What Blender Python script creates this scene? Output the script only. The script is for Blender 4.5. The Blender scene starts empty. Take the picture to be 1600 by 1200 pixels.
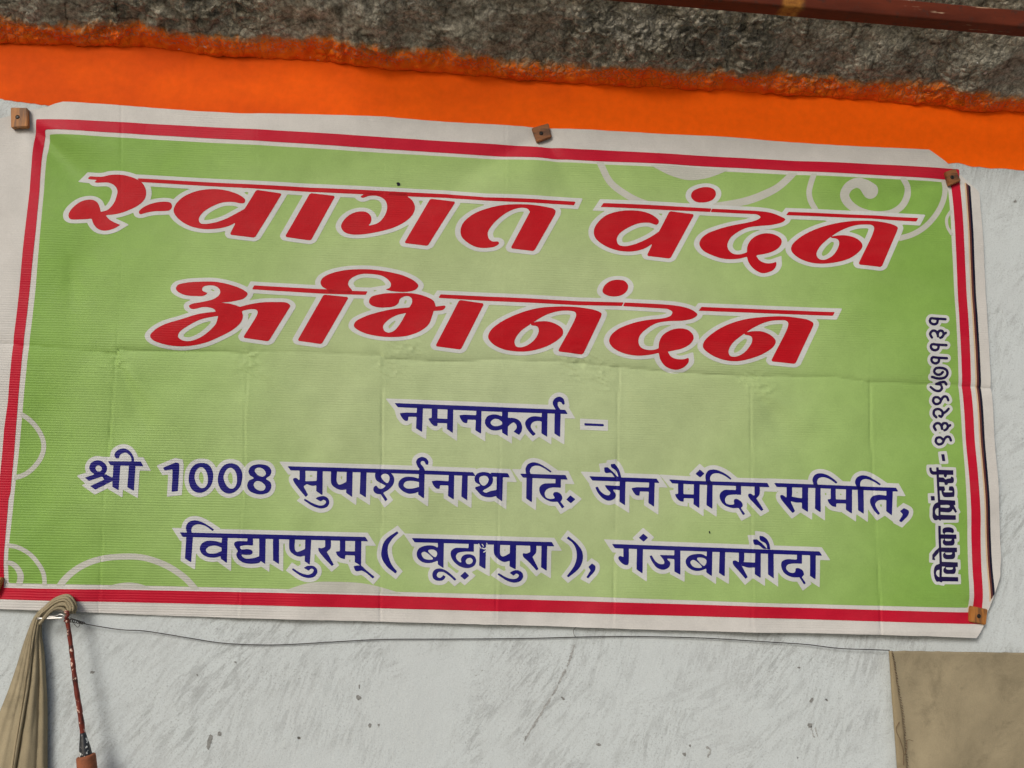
import bpy, bmesh, math, random
import numpy as np
from mathutils import Matrix, Vector

random.seed(4); R_ = math.radians
scene = bpy.context.scene
col = scene.collection

# ------------------------------------------------------------------ camera
FPX = 1500.0                       # focal length in pixels of the 1600 px wide photograph
LOC = np.array([-0.0967137922569804, -1.7956881564465954, 1.874442954603515])
ROT = np.array([[0.9976587768575294, -0.031250545854784484, -0.06083065298774698],
                [-0.06452677513476421, -0.13548152877598543, -0.9886764135202318],
                [0.022655247733036565, 0.9902869072871254, -0.13718083323064822]])
cam_d = bpy.data.cameras.new('camera'); cam = bpy.data.objects.new('camera', cam_d); col.objects.link(cam)
cam_d.sensor_width = 36; cam_d.lens = 36 * FPX / 1600; cam_d.clip_start = 0.02; cam_d.clip_end = 200
m4 = Matrix.Identity(4)
for i in range(3):
    for j in range(3): m4[i][j] = ROT[i][j]
    m4[i][3] = LOC[i]
cam.matrix_world = m4
scene.camera = cam

# ------------------------------------------------------------------ light
SUN_EL, SUN_AZ = R_(30), R_(-33)      # azimuth from straight in front of the wall, negative = from the left
w = bpy.data.worlds.new('World'); scene.world = w; w.use_nodes = True
nt = w.node_tree; sky = nt.nodes.new('ShaderNodeTexSky'); sky.sky_type = 'NISHITA'; sky.sun_disc = False
sky.sun_elevation = SUN_EL; sky.sun_rotation = math.pi + SUN_AZ * -1
sky.dust_density = 4.0; sky.air_density = 1.0; sky.ozone_density = 1.4
nt.links.new(sky.outputs[0], nt.nodes['Background'].inputs[0]); nt.nodes['Background'].inputs[1].default_value = 0.108
sd = bpy.data.lights.new('sun', 'SUN'); sd.energy = 1.75; sd.angle = R_(20); sd.color = (1.0, 0.975, 0.94)
so = bpy.data.objects.new('sun', sd); col.objects.link(so)
sv = Vector((math.sin(SUN_AZ) * math.cos(SUN_EL), -math.cos(SUN_AZ) * math.cos(SUN_EL), math.sin(SUN_EL)))
so.rotation_euler = sv.to_track_quat('Z', 'Y').to_euler(); so.location = (-2, -5, 5)
scene.view_settings.view_transform = 'Standard'; scene.view_settings.look = 'None'
scene.view_settings.gamma = 1; scene.view_settings.use_curve_mapping = False
scene.view_settings.exposure = -0.18

# ------------------------------------------------------------------ measuring: where a photo pixel meets the wall plane (y=0), or a plane in front of it
def P(x, y, off=0.0):
    x = np.asarray(x, float); y = np.asarray(y, float); off = np.asarray(off, float)
    d = np.stack([(x - 800) / FPX, -(y - 600) / FPX, -np.ones_like(x)], -1) @ ROT.T
    t = (-off - LOC[1]) / d[..., 1]
    return LOC + d * t[..., None]
def PW(x, y, off=0.0):
    """real-size placement on the wall (no parallax): the wall point, moved straight out by off"""
    p = P(x, y, 0.0); p[..., 1] -= off
    return p

def _hash(i, j, s):
    h = (i.astype(np.int64) * 374761393 + j.astype(np.int64) * 668265263 + s * 974634777) & 0x7fffffff
    h = ((h ^ (h >> 13)) * 1274126177) & 0x7fffffff
    return ((h ^ (h >> 16)) & 0xffff) / 32767.5 - 1
def vn(x, y, s=0):
    x = np.asarray(x, float); y = np.asarray(y, float)
    i = np.floor(x); j = np.floor(y); u = x - i; v = y - j
    u = u * u * u * (u * (u * 6 - 15) + 10); v = v * v * v * (v * (v * 6 - 15) + 10)
    a, b, c, d = _hash(i, j, s), _hash(i + 1, j, s), _hash(i, j + 1, s), _hash(i + 1, j + 1, s)
    return a * (1 - u) * (1 - v) + b * u * (1 - v) + c * (1 - u) * v + d * u * v
def fbm(x, y, s=0, o=4):
    r = 0; a = 1
    for k in range(o): r = r + a * vn(x * 2 ** k + 17 * k, y * 2 ** k - 9 * k, s + k); a *= .5
    return r

# ------------------------------------------------------------------ the banner's relief, in mm off the wall
VF = [([450, 545, 640, 800, 950], [192, 186, 178, 164, 156], .35, -1),
      ([250, 563, 724, 800, 950], [402, 389, 383, 379, 374], .15, 1),
      ([250, 570, 724, 950], [600, 598.5, 597, 594], .12, -1),
      ([250, 563, 724, 950], [790, 782, 780, 774], .45, 1),
      ([250, 584, 724, 950], [968, 965, 963, 956], .12, -1),
      ([250, 630, 830, 960], [1172, 1171, 1171, 1172], .2, 1),
      ([250, 595, 727, 960], [1352, 1356, 1359, 1371], .2, -1)]
HX = [-80, 0, 50, 90, 120, 160, 185, 190, 250, 390, 395, 450, 595, 600, 700, 780, 785, 860, 960, 1000, 1100, 1165, 1300, 1355, 1480, 1560]
HY = [533, 536, 541, 546, 548, 552, 556, 549, 550, 553, 550, 551, 556, 562, 565, 563, 562, 566, 574, 578, 586, 588, 590, 597, 603, 608]
def ray(x, y, cx, cy, ang, wid, r0, r1, amp):
    dx, dy = x - cx, y - cy
    c, s = math.cos(R_(ang)), math.sin(R_(ang))
    al = dx * c + dy * s; ac = -dx * s + dy * c
    ww = 6 + wid * np.clip(al, 0, None)
    return amp * np.exp(-(ac / ww) ** 2) * np.clip(al / r0, 0, 1) * np.exp(-(np.clip(al, 0, None) / r1) ** 2) * (al > 0)
def D(x, y):
    d = 10 + 3.6 * vn(x / 240, y / 190, 3) + 2.6 * vn(x / 100 + y / 300, y / 95, 5) + .8 * vn(x / 40 + 3, y / 42, 7)
    d = d + 1.7 * vn((x + y * .7) / 60, (y - x * .4) / 150, 9) * np.clip((y - 420) / 200, 0, 1)
    for ys, xs, up, sg in VF:
        t = x - np.interp(y, ys, xs) - .8 * vn(y / 30, y * 0 + sg, 11)
        hy = np.interp(x, HX, HY)
        amp = up + (1 - up) * np.clip((y - hy + 6) / 12, 0, 1)
        amp = amp * (.7 + .6 * vn(y / 45, y * 0 + sg + xs[0] / 50, 13))
        d = d + amp * (sg * 2.1 * np.exp(-np.abs(t) / 24) - .95 * np.exp(-(t / 1.9) ** 2) + .35 * np.exp(-((t - 4.2) / 2.2) ** 2))
    t = y - np.interp(x, HX, HY) - 1.0 * vn(x / 35, x * 0, 15)
    m = .8 + .5 * vn(x / 110, x * 0 + 4, 17)
    d = d - m * np.where(t < 0, 4.2 * np.exp(t / 8.5), 4.2 * np.exp(-t / 17.0)) - m * .5 * np.exp(-(t / 2) ** 2)
    for cx, cy, r in ((184, 566, 24), (390, 566, 24), (612, 572, 26), (640, 545, 22), (900, 572, 30), (945, 590, 26), (1175, 596, 22), (1190, 614, 20), (1355, 597, 12)):
        g = np.exp(-((x - cx) ** 2 + ((y - cy) * 1.2) ** 2) / r ** 2)
        d = d + g * (.95 * (1 - 2.4 * np.abs(vn((x * .8 + y) / 17, (y - x * .5) / 7, 19))) + 0.35 * vn(x / 5.5, y / 4.5, 21))
    # tension folds running away from the pinned corners
    d = d + ray(x, y, 38, 188, 45, .17, 45, 190, -9.5) + ray(x, y, 38, 188, 20, .12, 60, 200, 3.4) + ray(x, y, 38, 188, 78, .12, 60, 230, 3.0)
    d = d + ray(x, y, 845, 212, 152, .14, 60, 260, -4.8) + ray(x, y, 845, 212, 58, .12, 30, 130, -4.5) + ray(x, y, 845, 212, 100, .2, 40, 170, 2.2) + ray(x, y, 845, 212, 26, .13, 60, 260, -2.0)
    d = d + ray(x, y, 1483, 282, 165, .09, 60, 230, -2.8) + ray(x, y, 1483, 282, 130, .12, 60, 260, 2.2)
    d = d + ray(x, y, 1522, 960, 222, .10, 25, 120, -4.6) + ray(x, y, 1522, 960, 236, .10, 60, 210, 2.4)
    d = d + ray(x, y, 6, 915, -30, .13, 30, 150, 1.6)
    d = d + ray(x, y, 188, 560, 50, .12, 40, 220, 3.2) + ray(x, y, 188, 560, 70, .08, 40, 200, -2.2) + ray(x, y, 112, 400, 86, .15, 40, 150, -3.2) + ray(x, y, 965, 590, 45, .15, 50, 200, 3.0)
    d = d + ray(x, y, 1172, 600, 55, .15, 60, 220, -4.2) + ray(x, y, 1172, 600, 33, .12, 60, 220, 2.8) + ray(x, y, 390, 565, 38, .10, 40, 170, 2.2) + ray(x, y, 700, 300, 60, .2, 60, 200, -2.5)
    for cx, cy, r in ((38, 190, 26), (846, 212, 26), (1484, 282, 24), (1523, 960, 22), (2, 916, 26)):
        g = np.exp(-((x - cx) ** 2 + (y - cy) ** 2) / r ** 2); d = d * (1 - .75 * g) + 1.6 * g
    # left margin stands off a little and curls; lower edge hangs free
    d = d + 2.6 * np.clip((y - 955) / 30, 0, 1) ** 2 * (1 + .5 * vn(x / 80, x * 0, 23)) + 1.2 * np.exp(-((x - 20) / 22) ** 2) * np.clip((y - 240) / 80, 0, 1) * np.clip((620 - y) / 100, 0, 1)
    return np.maximum(d, 1.2)

# ------------------------------------------------------------------ shapes: outlines with smooth runs and corners
REG = {'A': (80, 250, 5), 'B': (380, 270, 5), 'C': (620, 280, 5), 'D': (900, 280, 5), 'E': (1140, 290, 5), 'F': (220, 400, 5),
       'G': (460, 400, 5), 'H': (740, 430, 5), 'I': (1020, 440, 5), 'J': (600, 610, 4.4444), 'K': (110, 690, 4.4444),
       'L': (430, 700, 4.4444), 'M': (740, 720, 4.4444), 'N': (1080, 720, 4.4444), 'O': (260, 800, 4.4444), 'Q': (580, 810, 4.4444),
       'R': (930, 820, 4.4444), 'V': (1430, 480, 5.4545), 'W': (1430, 680, 5), 'X': (0, 0, 1), 'Y': (1160, 250, 4.706),
       'Z': (900, 240, 5.3333), 'a': (0, 620, 8), 'b': (0, 780, 6.6667), 'c': (0, 860, 3.2), 'd': (1440, 725, 12.632), 'e': (1440, 815, 12)}
def parse(s, reg):
    pts = []
    ox, oy, sc = REG[reg]
    for t in s.split():
        if t[0] == '@': ox, oy, sc = REG[t[1]]; continue
        fl = ''
        if t[-1] in 'cr': fl = t[-1]; t = t[:-1]
        v = [float(q) for q in t.split(',')]
        pts.append((ox + v[0] / sc, oy + v[1] / sc, (v[2] / sc if len(v) > 2 else None), fl))
    return pts
def crom(p0, p1, p2, p3, n):
    k = lambda a, b: max(math.hypot(b[0] - a[0], b[1] - a[1]) ** .5, 1e-4)
    t0 = 0; t1 = t0 + k(p0, p1); t2 = t1 + k(p1, p2); t3 = t2 + k(p2, p3)
    out = []
    for q in range(n):
        t = t1 + (t2 - t1) * q / n
        A = [(t1 - t) / (t1 - t0) * a + (t - t0) / (t1 - t0) * b for a, b in zip(p0, p1)]
        B = [(t2 - t) / (t2 - t1) * a + (t - t1) / (t2 - t1) * b for a, b in zip(p1, p2)]
        C_ = [(t3 - t) / (t3 - t2) * a + (t - t2) / (t3 - t2) * b for a, b in zip(p2, p3)]
        E_ = [(t2 - t) / (t2 - t0) * a + (t - t0) / (t2 - t0) * b for a, b in zip(A, B)]
        F_ = [(t3 - t) / (t3 - t1) * a + (t - t1) / (t3 - t1) * b for a, b in zip(B, C_)]
        out.append(tuple((t2 - t) / (t2 - t1) * a + (t - t1) / (t2 - t1) * b for a, b in zip(E_, F_)))
    return out
def outline(s, reg, rad=2.0):
    """closed polygon -> (points, corner flags)"""
    pts = parse(s, reg); n = len(pts); out = []; flg = []
    q = []
    for i, (x, y, r, fl) in enumerate(pts):
        if fl == 'r':
            a = pts[i - 1]; b = pts[(i + 1) % n]
            for tx, ty in ((a[0], a[1]), (b[0], b[1])):
                L = math.hypot(tx - x, ty - y); k = min(rad / L, .4)
                q.append((x + (tx - x) * k, y + (ty - y) * k, 'k'))
        else: q.append((x, y, fl))
    n = len(q)
    for i in range(n):
        p1, p2 = q[i], q[(i + 1) % n]
        c1, c2 = p1[2] in ('c', 'k'), p2[2] in ('c', 'k')
        if c1 and c2: out.append(p1[:2]); flg.append(p1[2] == 'c'); continue
        p0 = q[i - 1][:2] if not c1 else (2 * p1[0] - p2[0], 2 * p1[1] - p2[1])
        p3 = q[(i + 2) % n][:2] if not c2 else (2 * p2[0] - p1[0], 2 * p2[1] - p1[1])
        m = max(2, int(math.hypot(p2[0] - p1[0], p2[1] - p1[1]) / 1.6))
        cr = crom(p0, p1[:2], p2[:2], p3, min(m, 10))
        out += cr; flg += [p1[2] == 'c'] + [False] * (len(cr) - 1)
    return np.array(out), flg
def sd_poly(p, X, Y):
    inside = np.zeros(X.shape, bool); best = np.full(X.shape, 1e9)
    n = len(p)
    for i in range(n):
        ax, ay = p[i]; bx, by = p[(i + 1) % n]
        dx, dy = bx - ax, by - ay; L2 = dx * dx + dy * dy
        if L2 < 1e-12: continue
        t = np.clip(((X - ax) * dx + (Y - ay) * dy) / L2, 0, 1)
        best = np.minimum(best, (X - ax - t * dx) ** 2 + (Y - ay - t * dy) ** 2)
        if ay != by:
            c = ((ay > Y) != (by > Y)) & (X < (bx - ax) * (Y - ay) / (by - ay) + ax); inside ^= c
    d = np.sqrt(best)
    return np.where(inside, -d, d)
def sd_stroke(s, reg, rad, X, Y):
    pts = parse(s, reg); q = [(a[0], a[1]) for a in pts]; rr = [a[2] if a[2] else rad for a in pts]
    best = np.full(X.shape, 1e9)
    path = []
    for i in range(len(q) - 1):
        p0 = q[i - 1] if i > 0 and pts[i][3] != 'c' else (2 * q[i][0] - q[i + 1][0], 2 * q[i][1] - q[i + 1][1])
        p3 = q[i + 2] if i + 2 < len(q) and pts[i + 1][3] != 'c' else (2 * q[i + 1][0] - q[i][0], 2 * q[i + 1][1] - q[i][1])
        L = math.hypot(q[i + 1][0] - q[i][0], q[i + 1][1] - q[i][1]); m = max(2, min(14, int(L / 2)))
        for k, c in enumerate(crom(p0, q[i], q[i + 1], p3, m)): path.append((c[0], c[1], rr[i] + (rr[i + 1] - rr[i]) * k / m))
    path.append((q[-1][0], q[-1][1], rr[-1]))
    for (ax, ay, ra), (bx, by, rb) in zip(path, path[1:]):
        dx, dy = bx - ax, by - ay; L2 = dx * dx + dy * dy + 1e-9
        t = np.clip(((X - ax) * dx + (Y - ay) * dy) / L2, 0, 1)
        best = np.minimum(best, np.hypot(X - ax - t * dx, Y - ay - t * dy) - (ra + (rb - ra) * t))
    return best, np.array(path)

class Shape:
    """a union of outlines and strokes minus holes"""
    def __init__(self, reg, items):
        self.reg = reg; self.items = []
        for it in items:
            k = 'P'; r = 0
            if isinstance(it, tuple): k, r, it = it if len(it) == 3 else (it[0], 0, it[1])
            if k == 'S':
                pts = parse(it, reg); a = np.array([p[:2] for p in pts]); self.items.append((k, r / REG[reg][2], it, a, None))
            else:
                p, f = outline(it, reg); self.items.append((k, 0, it, p, f))
    def bbox(self, m):
        a = np.concatenate([i[3] for i in self.items if i[0] != 'H']); r = max(i[1] for i in self.items)
        return a.min(0) - m - r - 3, a.max(0) + m + r + 3
    def sd(self, X, Y, sx=1.0):
        r = np.full(X.shape, 1e3)
        for k, rad, s, p, f in self.items:
            if k == 'H': continue
            if k == 'S': d, _ = sd_stroke(s, self.reg, rad, X, Y)
            else: d = sd_poly(p * [sx, 1], X * sx, Y)
            r = np.minimum(r, d)
        for k, rad, s, p, f in self.items:
            if k == 'H': r = np.maximum(r, -sd_poly(p * [sx, 1], X * sx, Y))
        return r
    def miters(self, wd, sx, lim):
        out = []
        for k, rad, s, p, f in self.items:
            if k != 'P': continue
            q = p * [sx, 1]; n = len(q)
            area = .5 * np.sum(q[:, 0] * np.roll(q[:, 1], -1) - np.roll(q[:, 0], -1) * q[:, 1]); sg = 1 if area > 0 else -1
            for i in range(n):
                if not f[i]: continue
                a = q[i] - q[i - 1]; b = q[(i + 1) % n] - q[i]
                a = a / (np.linalg.norm(a) + 1e-9); b = b / (np.linalg.norm(b) + 1e-9)
                cr = (a[0] * b[1] - a[1] * b[0]) * sg; dt = a @ b
                if cr < .25: continue
                n1 = np.array([a[1], -a[0]]) * sg; n2 = np.array([b[1], -b[0]]) * sg
                h = n1 + n2; hl = np.linalg.norm(h)
                if hl < .3: continue
                h /= hl; L = wd / (h @ n1)
                if L > lim * wd: L = lim * wd
                out.append(np.array([q[i], q[i] + n1 * wd, q[i] + h * L, q[i] + n2 * wd]))
        return out

# ------------------------------------------------------------------ field -> mesh (marching squares, fine enough to follow the folds)
def march(x0, y0, h, F):
    """returns verts Nx2 and faces where F>0"""
    ny, nx = F.shape
    F = np.where(np.abs(F) < 1e-4, 1e-4, F)
    pos = F > 0
    idx = -np.ones(F.shape, int)
    ii = np.argwhere(pos); idx[pos] = np.arange(len(ii))
    V = [(x0 + ii[:, 1] * h), (y0 + ii[:, 0] * h)]
    vx = list(V[0]); vy = list(V[1])
    full = pos[:-1, :-1] & pos[1:, :-1] & pos[:-1, 1:] & pos[1:, 1:]
    anyp = pos[:-1, :-1] | pos[1:, :-1] | pos[:-1, 1:] | pos[1:, 1:]
    fi = np.argwhere(full)
    faces = np.stack([idx[fi[:, 0], fi[:, 1]], idx[fi[:, 0] + 1, fi[:, 1]], idx[fi[:, 0] + 1, fi[:, 1] + 1], idx[fi[:, 0], fi[:, 1] + 1]], 1).tolist()
    ev = {}
    def edge(i0, j0, i1, j1):
        k = (i0, j0, i1, j1) if (i0, j0) < (i1, j1) else (i1, j1, i0, j0)
        if k not in ev:
            a, b = F[k[0], k[1]], F[k[2], k[3]]; t = a / (a - b)
            vx.append(x0 + (k[1] + (k[3] - k[1]) * t) * h); vy.append(y0 + (k[0] + (k[2] - k[0]) * t) * h); ev[k] = len(vx) - 1
        return ev[k]
    for i, j in np.argwhere(anyp & ~full):
        c = [(i, j), (i + 1, j), (i + 1, j + 1), (i, j + 1)]
        pol = []
        for k in range(4):
            a, b = c[k], c[(k + 1) % 4]
            if pos[a]: pol.append(int(idx[a]))
            if pos[a] != pos[b]: pol.append(edge(a[0], a[1], b[0], b[1]))
        if len(pol) >= 3: faces.append(pol)
    return np.array(vx), np.array(vy), faces

def mat_slots(o, m):
    if m: o.data.materials.append(m)
def mesh_obj(name, V, faces, mat, parent=None, smooth=True, normals=None, uv=None):
    me = bpy.data.meshes.new(name)
    org = np.array(parent.location) if parent is not None else np.zeros(3)
    if parent is not None and parent.parent is not None: org = np.array(parent.parent.location) + org
    me.from_pydata((np.asarray(V) - org).tolist(), [], faces)
    if smooth: me.polygons.foreach_set('use_smooth', [True] * len(me.polygons))
    if normals is not None: me.normals_split_custom_set_from_vertices(normals.tolist())
    if uv is not None:
        l = me.uv_layers.new(name='UVMap'); vi = np.zeros(len(me.loops), int); me.loops.foreach_get('vertex_index', vi)
        l.data.foreach_set('uv', np.asarray(uv)[vi].astype(np.float32).ravel())
    me.update()
    o = bpy.data.objects.new(name, me); col.objects.link(o); mat_slots(o, mat)
    if parent is not None: o.parent = parent
    return o
def tag(o, label=None, cat=None, group=None, kind=None):
    if label: o['label'] = label
    if cat: o['category'] = cat
    if group: o['group'] = group
    if kind: o['kind'] = kind
    return o
def empty(name, loc):
    o = bpy.data.objects.new(name, None); o.location = loc; o.empty_display_size = .05; col.objects.link(o); return o

def cloth_piece(name, x0, y0, h, F, lift, mat, parent):
    vx, vy, fc = march(x0, y0, h, F)
    f = lambda a, b: PW(a, b, (D(a, b) + lift) / 1000)
    V = f(vx, vy); e = .7
    nx = f(vx + e, vy) - f(vx - e, vy); ny = f(vx, vy + e) - f(vx, vy - e)
    N = np.cross(nx, ny); N *= np.sign(-N[:, 1:2]); N /= np.linalg.norm(N, axis=1, keepdims=True)
    # orient faces towards -y (the camera side)
    p = V[fc[0][0]], V[fc[0][1]], V[fc[0][2]]
    if np.cross(p[1] - p[0], p[2] - p[0])[1] > 0: fc = [q[::-1] for q in fc]
    return mesh_obj(name, V, fc, mat, parent, True, N)
def grid(lo, hi, h):
    nx = int((hi[0] - lo[0]) / h) + 2; ny = int((hi[1] - lo[1]) / h) + 2
    return np.meshgrid(lo[0] + np.arange(nx) * h, lo[1] + np.arange(ny) * h)
def shape_piece(name, sh, h, lift, mat, parent):
    lo, hi = sh.bbox(0); X, Y = grid(lo, hi, h)
    return cloth_piece(name, lo[0], lo[1], h, -sh.sd(X, Y), lift, mat, parent)
def halo_piece(name, shapes, h, wd, lift, mat, parent, sx=1.0, lim=3.0):
    los = np.min([s.bbox(wd * 3.2 / sx)[0] for s in shapes], 0); his = np.max([s.bbox(wd * 3.2 / sx)[1] for s in shapes], 0)
    X, Y = grid(los, his, h); F = np.full(X.shape, -1e3)
    def win(a, b):
        j0 = max(0, int((a[0] - los[0]) / h)); j1 = min(X.shape[1], int((b[0] - los[0]) / h) + 2)
        i0 = max(0, int((a[1] - los[1]) / h)); i1 = min(X.shape[0], int((b[1] - los[1]) / h) + 2)
        return slice(i0, i1), slice(j0, j1)
    for s in shapes:
        for it in s.items:
            if it[0] == 'H': continue
        a, b = s.bbox(wd / sx + 2); W_ = win(a, b)
        F[W_] = np.maximum(F[W_], wd - s.sd(X[W_], Y[W_], sx))
        for q in s.miters(wd, sx, lim):
            qa = q / [sx, 1]; W_ = win(qa.min(0) - 3, qa.max(0) + 3)
            F[W_] = np.maximum(F[W_], -sd_poly(q, X[W_] * sx, Y[W_]))
    return cloth_piece(name, los[0], los[1], h, F, lift, mat, parent)

# ------------------------------------------------------------------ materials
def new_mat(name):
    m = bpy.data.materials.new(name); m.use_nodes = True; t = m.node_tree
    return m, t, t.nodes['Principled BSDF']
def node(t, kind, ins={}, **kw):
    n = t.nodes.new(kind)
    for k, v in kw.items(): setattr(n, k, v)
    for k, v in ins.items():
        if hasattr(v, 'is_output') or isinstance(v, bpy.types.NodeSocket): t.links.new(v, n.inputs[k])
        else: n.inputs[k].default_value = v
    return n
def ramp(t, fac, stops, interp='LINEAR'):
    n = t.nodes.new('ShaderNodeValToRGB'); n.color_ramp.interpolation = interp
    e = n.color_ramp.elements
    while len(e) < len(stops): e.new(.5)
    for q, (p, c) in zip(e, stops):
        q.position = p; q.color = (c, c, c, 1) if not isinstance(c, tuple) else (*c, 1)
    t.links.new(fac, n.inputs[0]); return n.outputs[0]
def mix(t, fac, a, b, mode='MIX'):
    n = node(t, 'ShaderNodeMix', data_type='RGBA', blend_type=mode)
    for s, v in ((n.inputs[0], fac), (n.inputs[6], a), (n.inputs[7], b)):
        if isinstance(v, bpy.types.NodeSocket): t.links.new(v, s)
        elif isinstance(v, tuple): s.default_value = (*v, 1) if len(v) == 3 else v
        else: s.default_value = v
    return n.outputs[2]
def mth(t, op, a, b=0.0, clamp=False):
    n = node(t, 'ShaderNodeMath', operation=op, use_clamp=clamp)
    for s, v in ((n.inputs[0], a), (n.inputs[1], b)):
        if isinstance(v, bpy.types.NodeSocket): t.links.new(v, s)
        else: s.default_value = v
    return n.outputs[0]
def coords(t, scale=(1, 1, 1), rot=(0, 0, 0), kind='Object'):
    tc = t.nodes.new('ShaderNodeTexCoord'); mp = t.nodes.new('ShaderNodeMapping')
    mp.inputs['Scale'].default_value = scale; mp.inputs['Rotation'].default_value = rot
    t.links.new(tc.outputs[kind], mp.inputs[0]); return mp.outputs[0]
def noise(t, vec, scale, detail=4, rough=.55, dist=0.0):
    n = node(t, 'ShaderNodeTexNoise', {'Vector': vec, 'Scale': scale, 'Detail': detail, 'Roughness': rough, 'Distortion': dist}); return n.outputs[0]
def bump(t, b, h, strength, dist, prev=None):
    n = node(t, 'ShaderNodeBump', {'Height': h, 'Strength': strength, 'Distance': dist})
    if prev is not None: t.links.new(prev, n.inputs['Normal'])
    t.links.new(n.outputs[0], b.inputs['Normal']); return n.outputs[0]

def vinyl(name, color, rough=.42, tint=None, green=False):
    m, t, b = new_mat(name)
    v = coords(t)
    base = color
    if green:
        # printed gradient: pale yellow-green in the middle, leaf green towards the borders
        sep = node(t, 'ShaderNodeSeparateXYZ', {0: v})
        gx = mth(t, 'MULTIPLY', mth(t, 'SUBTRACT', sep.outputs[0], .04), 1.10); gz = mth(t, 'MULTIPLY', mth(t, 'ADD', sep.outputs[2], .075), 1.42)
        r = mth(t, 'SQRT', mth(t, 'ADD', mth(t, 'MULTIPLY', gx, gx), mth(t, 'MULTIPLY', gz, gz)))
        n = noise(t, v, 2.2, 2); r = mth(t, 'ADD', r, mth(t, 'MULTIPLY', mth(t, 'SUBTRACT', n, .5), .22))
        base = ramp(t, r, [(0.0, (.42, .50, .285)), (.40, (.385, .48, .235)), (.68, (.31, .455, .155)), (.94, (.225, .39, .085)), (1.0, (.205, .37, .074))])
    # ink mottling and faint dusty handling marks
    n1 = noise(t, v, 34, 5, .6); n2 = noise(t, coords(t, (1, 1, 3)), 7, 4, .6); n3 = noise(t, v, 420, 2, .6)
    c = mix(t, 1.0, base if isinstance(base, bpy.types.NodeSocket) else base, ramp(t, n1, [(.25, .93), (.75, 1.05)]), 'MULTIPLY')
    c = mix(t, 1.0, c, ramp(t, n3, [(.3, .95), (.7, 1.04)]), 'MULTIPLY')
    c = mix(t, mth(t, 'MULTIPLY', ramp(t, n2, [(.45, 0.0), (.8, 1.0)]), .035), c, (.42, .38, .31))
    t.links.new(c, b.inputs['Base Color'])
    b.inputs['Specular IOR Level'].default_value = .10
    t.links.new(ramp(t, n1, [(.2, rough - .05), (.8, rough + .1)]), b.inputs['Roughness'])
    # scrim of the flex sheet: fine level ribs, stronger where it was rolled (left and below)
    ribs = node(t, 'ShaderNodeTexWave', {'Vector': v, 'Scale': 70.0, 'Distortion': 1.6, 'Detail': 2.0, 'Detail Scale': .35}, wave_type='BANDS', bands_direction='Z')
    ribs2 = noise(t, coords(t, (5, 5, 210)), 1.0, 2, .5)
    sep = node(t, 'ShaderNodeSeparateXYZ', {0: v})
    left = mth(t, 'MULTIPLY', mth(t, 'SUBTRACT', -.25, sep.outputs[0]), 1.6, True); low = mth(t, 'MULTIPLY', mth(t, 'SUBTRACT', .12, sep.outputs[2]), 3.0, True)
    msk = mth(t, 'ADD', mth(t, 'MULTIPLY', left, low), mth(t, 'MULTIPLY', ramp(t, noise(t, coords(t, (1, 1, 2)), 3.3, 3), [(.42, 0.05), (.7, .5)]), 1.0), True)
    h = mth(t, 'MULTIPLY', mth(t, 'ADD', mth(t, 'MULTIPLY', ribs.outputs[1], .8), mth(t, 'MULTIPLY', ribs2, 1.5)), msk)
    p = bump(t, b, h, .7, .0008)
    crink = noise(t, v, 26, 5, .65, .6)
    p = bump(t, b, crink, .22, .004, p)
    bump(t, b, n3, .12, .0006, p)
    return m
M = {}
M['white'] = vinyl('white vinyl', (.562, .552, .525), .5)
M['ink_white'] = vinyl('unprinted white', (.545, .562, .55), .5)
M['swirl'] = vinyl('pale swirl print', (.475, .48, .43), .5)
M['green'] = vinyl('green print', (.4, .5, .2), green=True)
M['red'] = vinyl('red print', (.44, .006, .013), .45)
M['border'] = vinyl('crimson border print', (.47, .009, .030), .42)
M['blue'] = vinyl('navy print', (.009, .008, .15), .45)
M['ink'] = vinyl('dark ink', (.013, .008, .055), .4)
M['cream'] = vinyl('cream strip', (.58,.42,.26)); M['brown'] = vinyl('brown strip', (.11, .035, .03)); M['black'] = vinyl('black strip', (.008, .008, .022))

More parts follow.
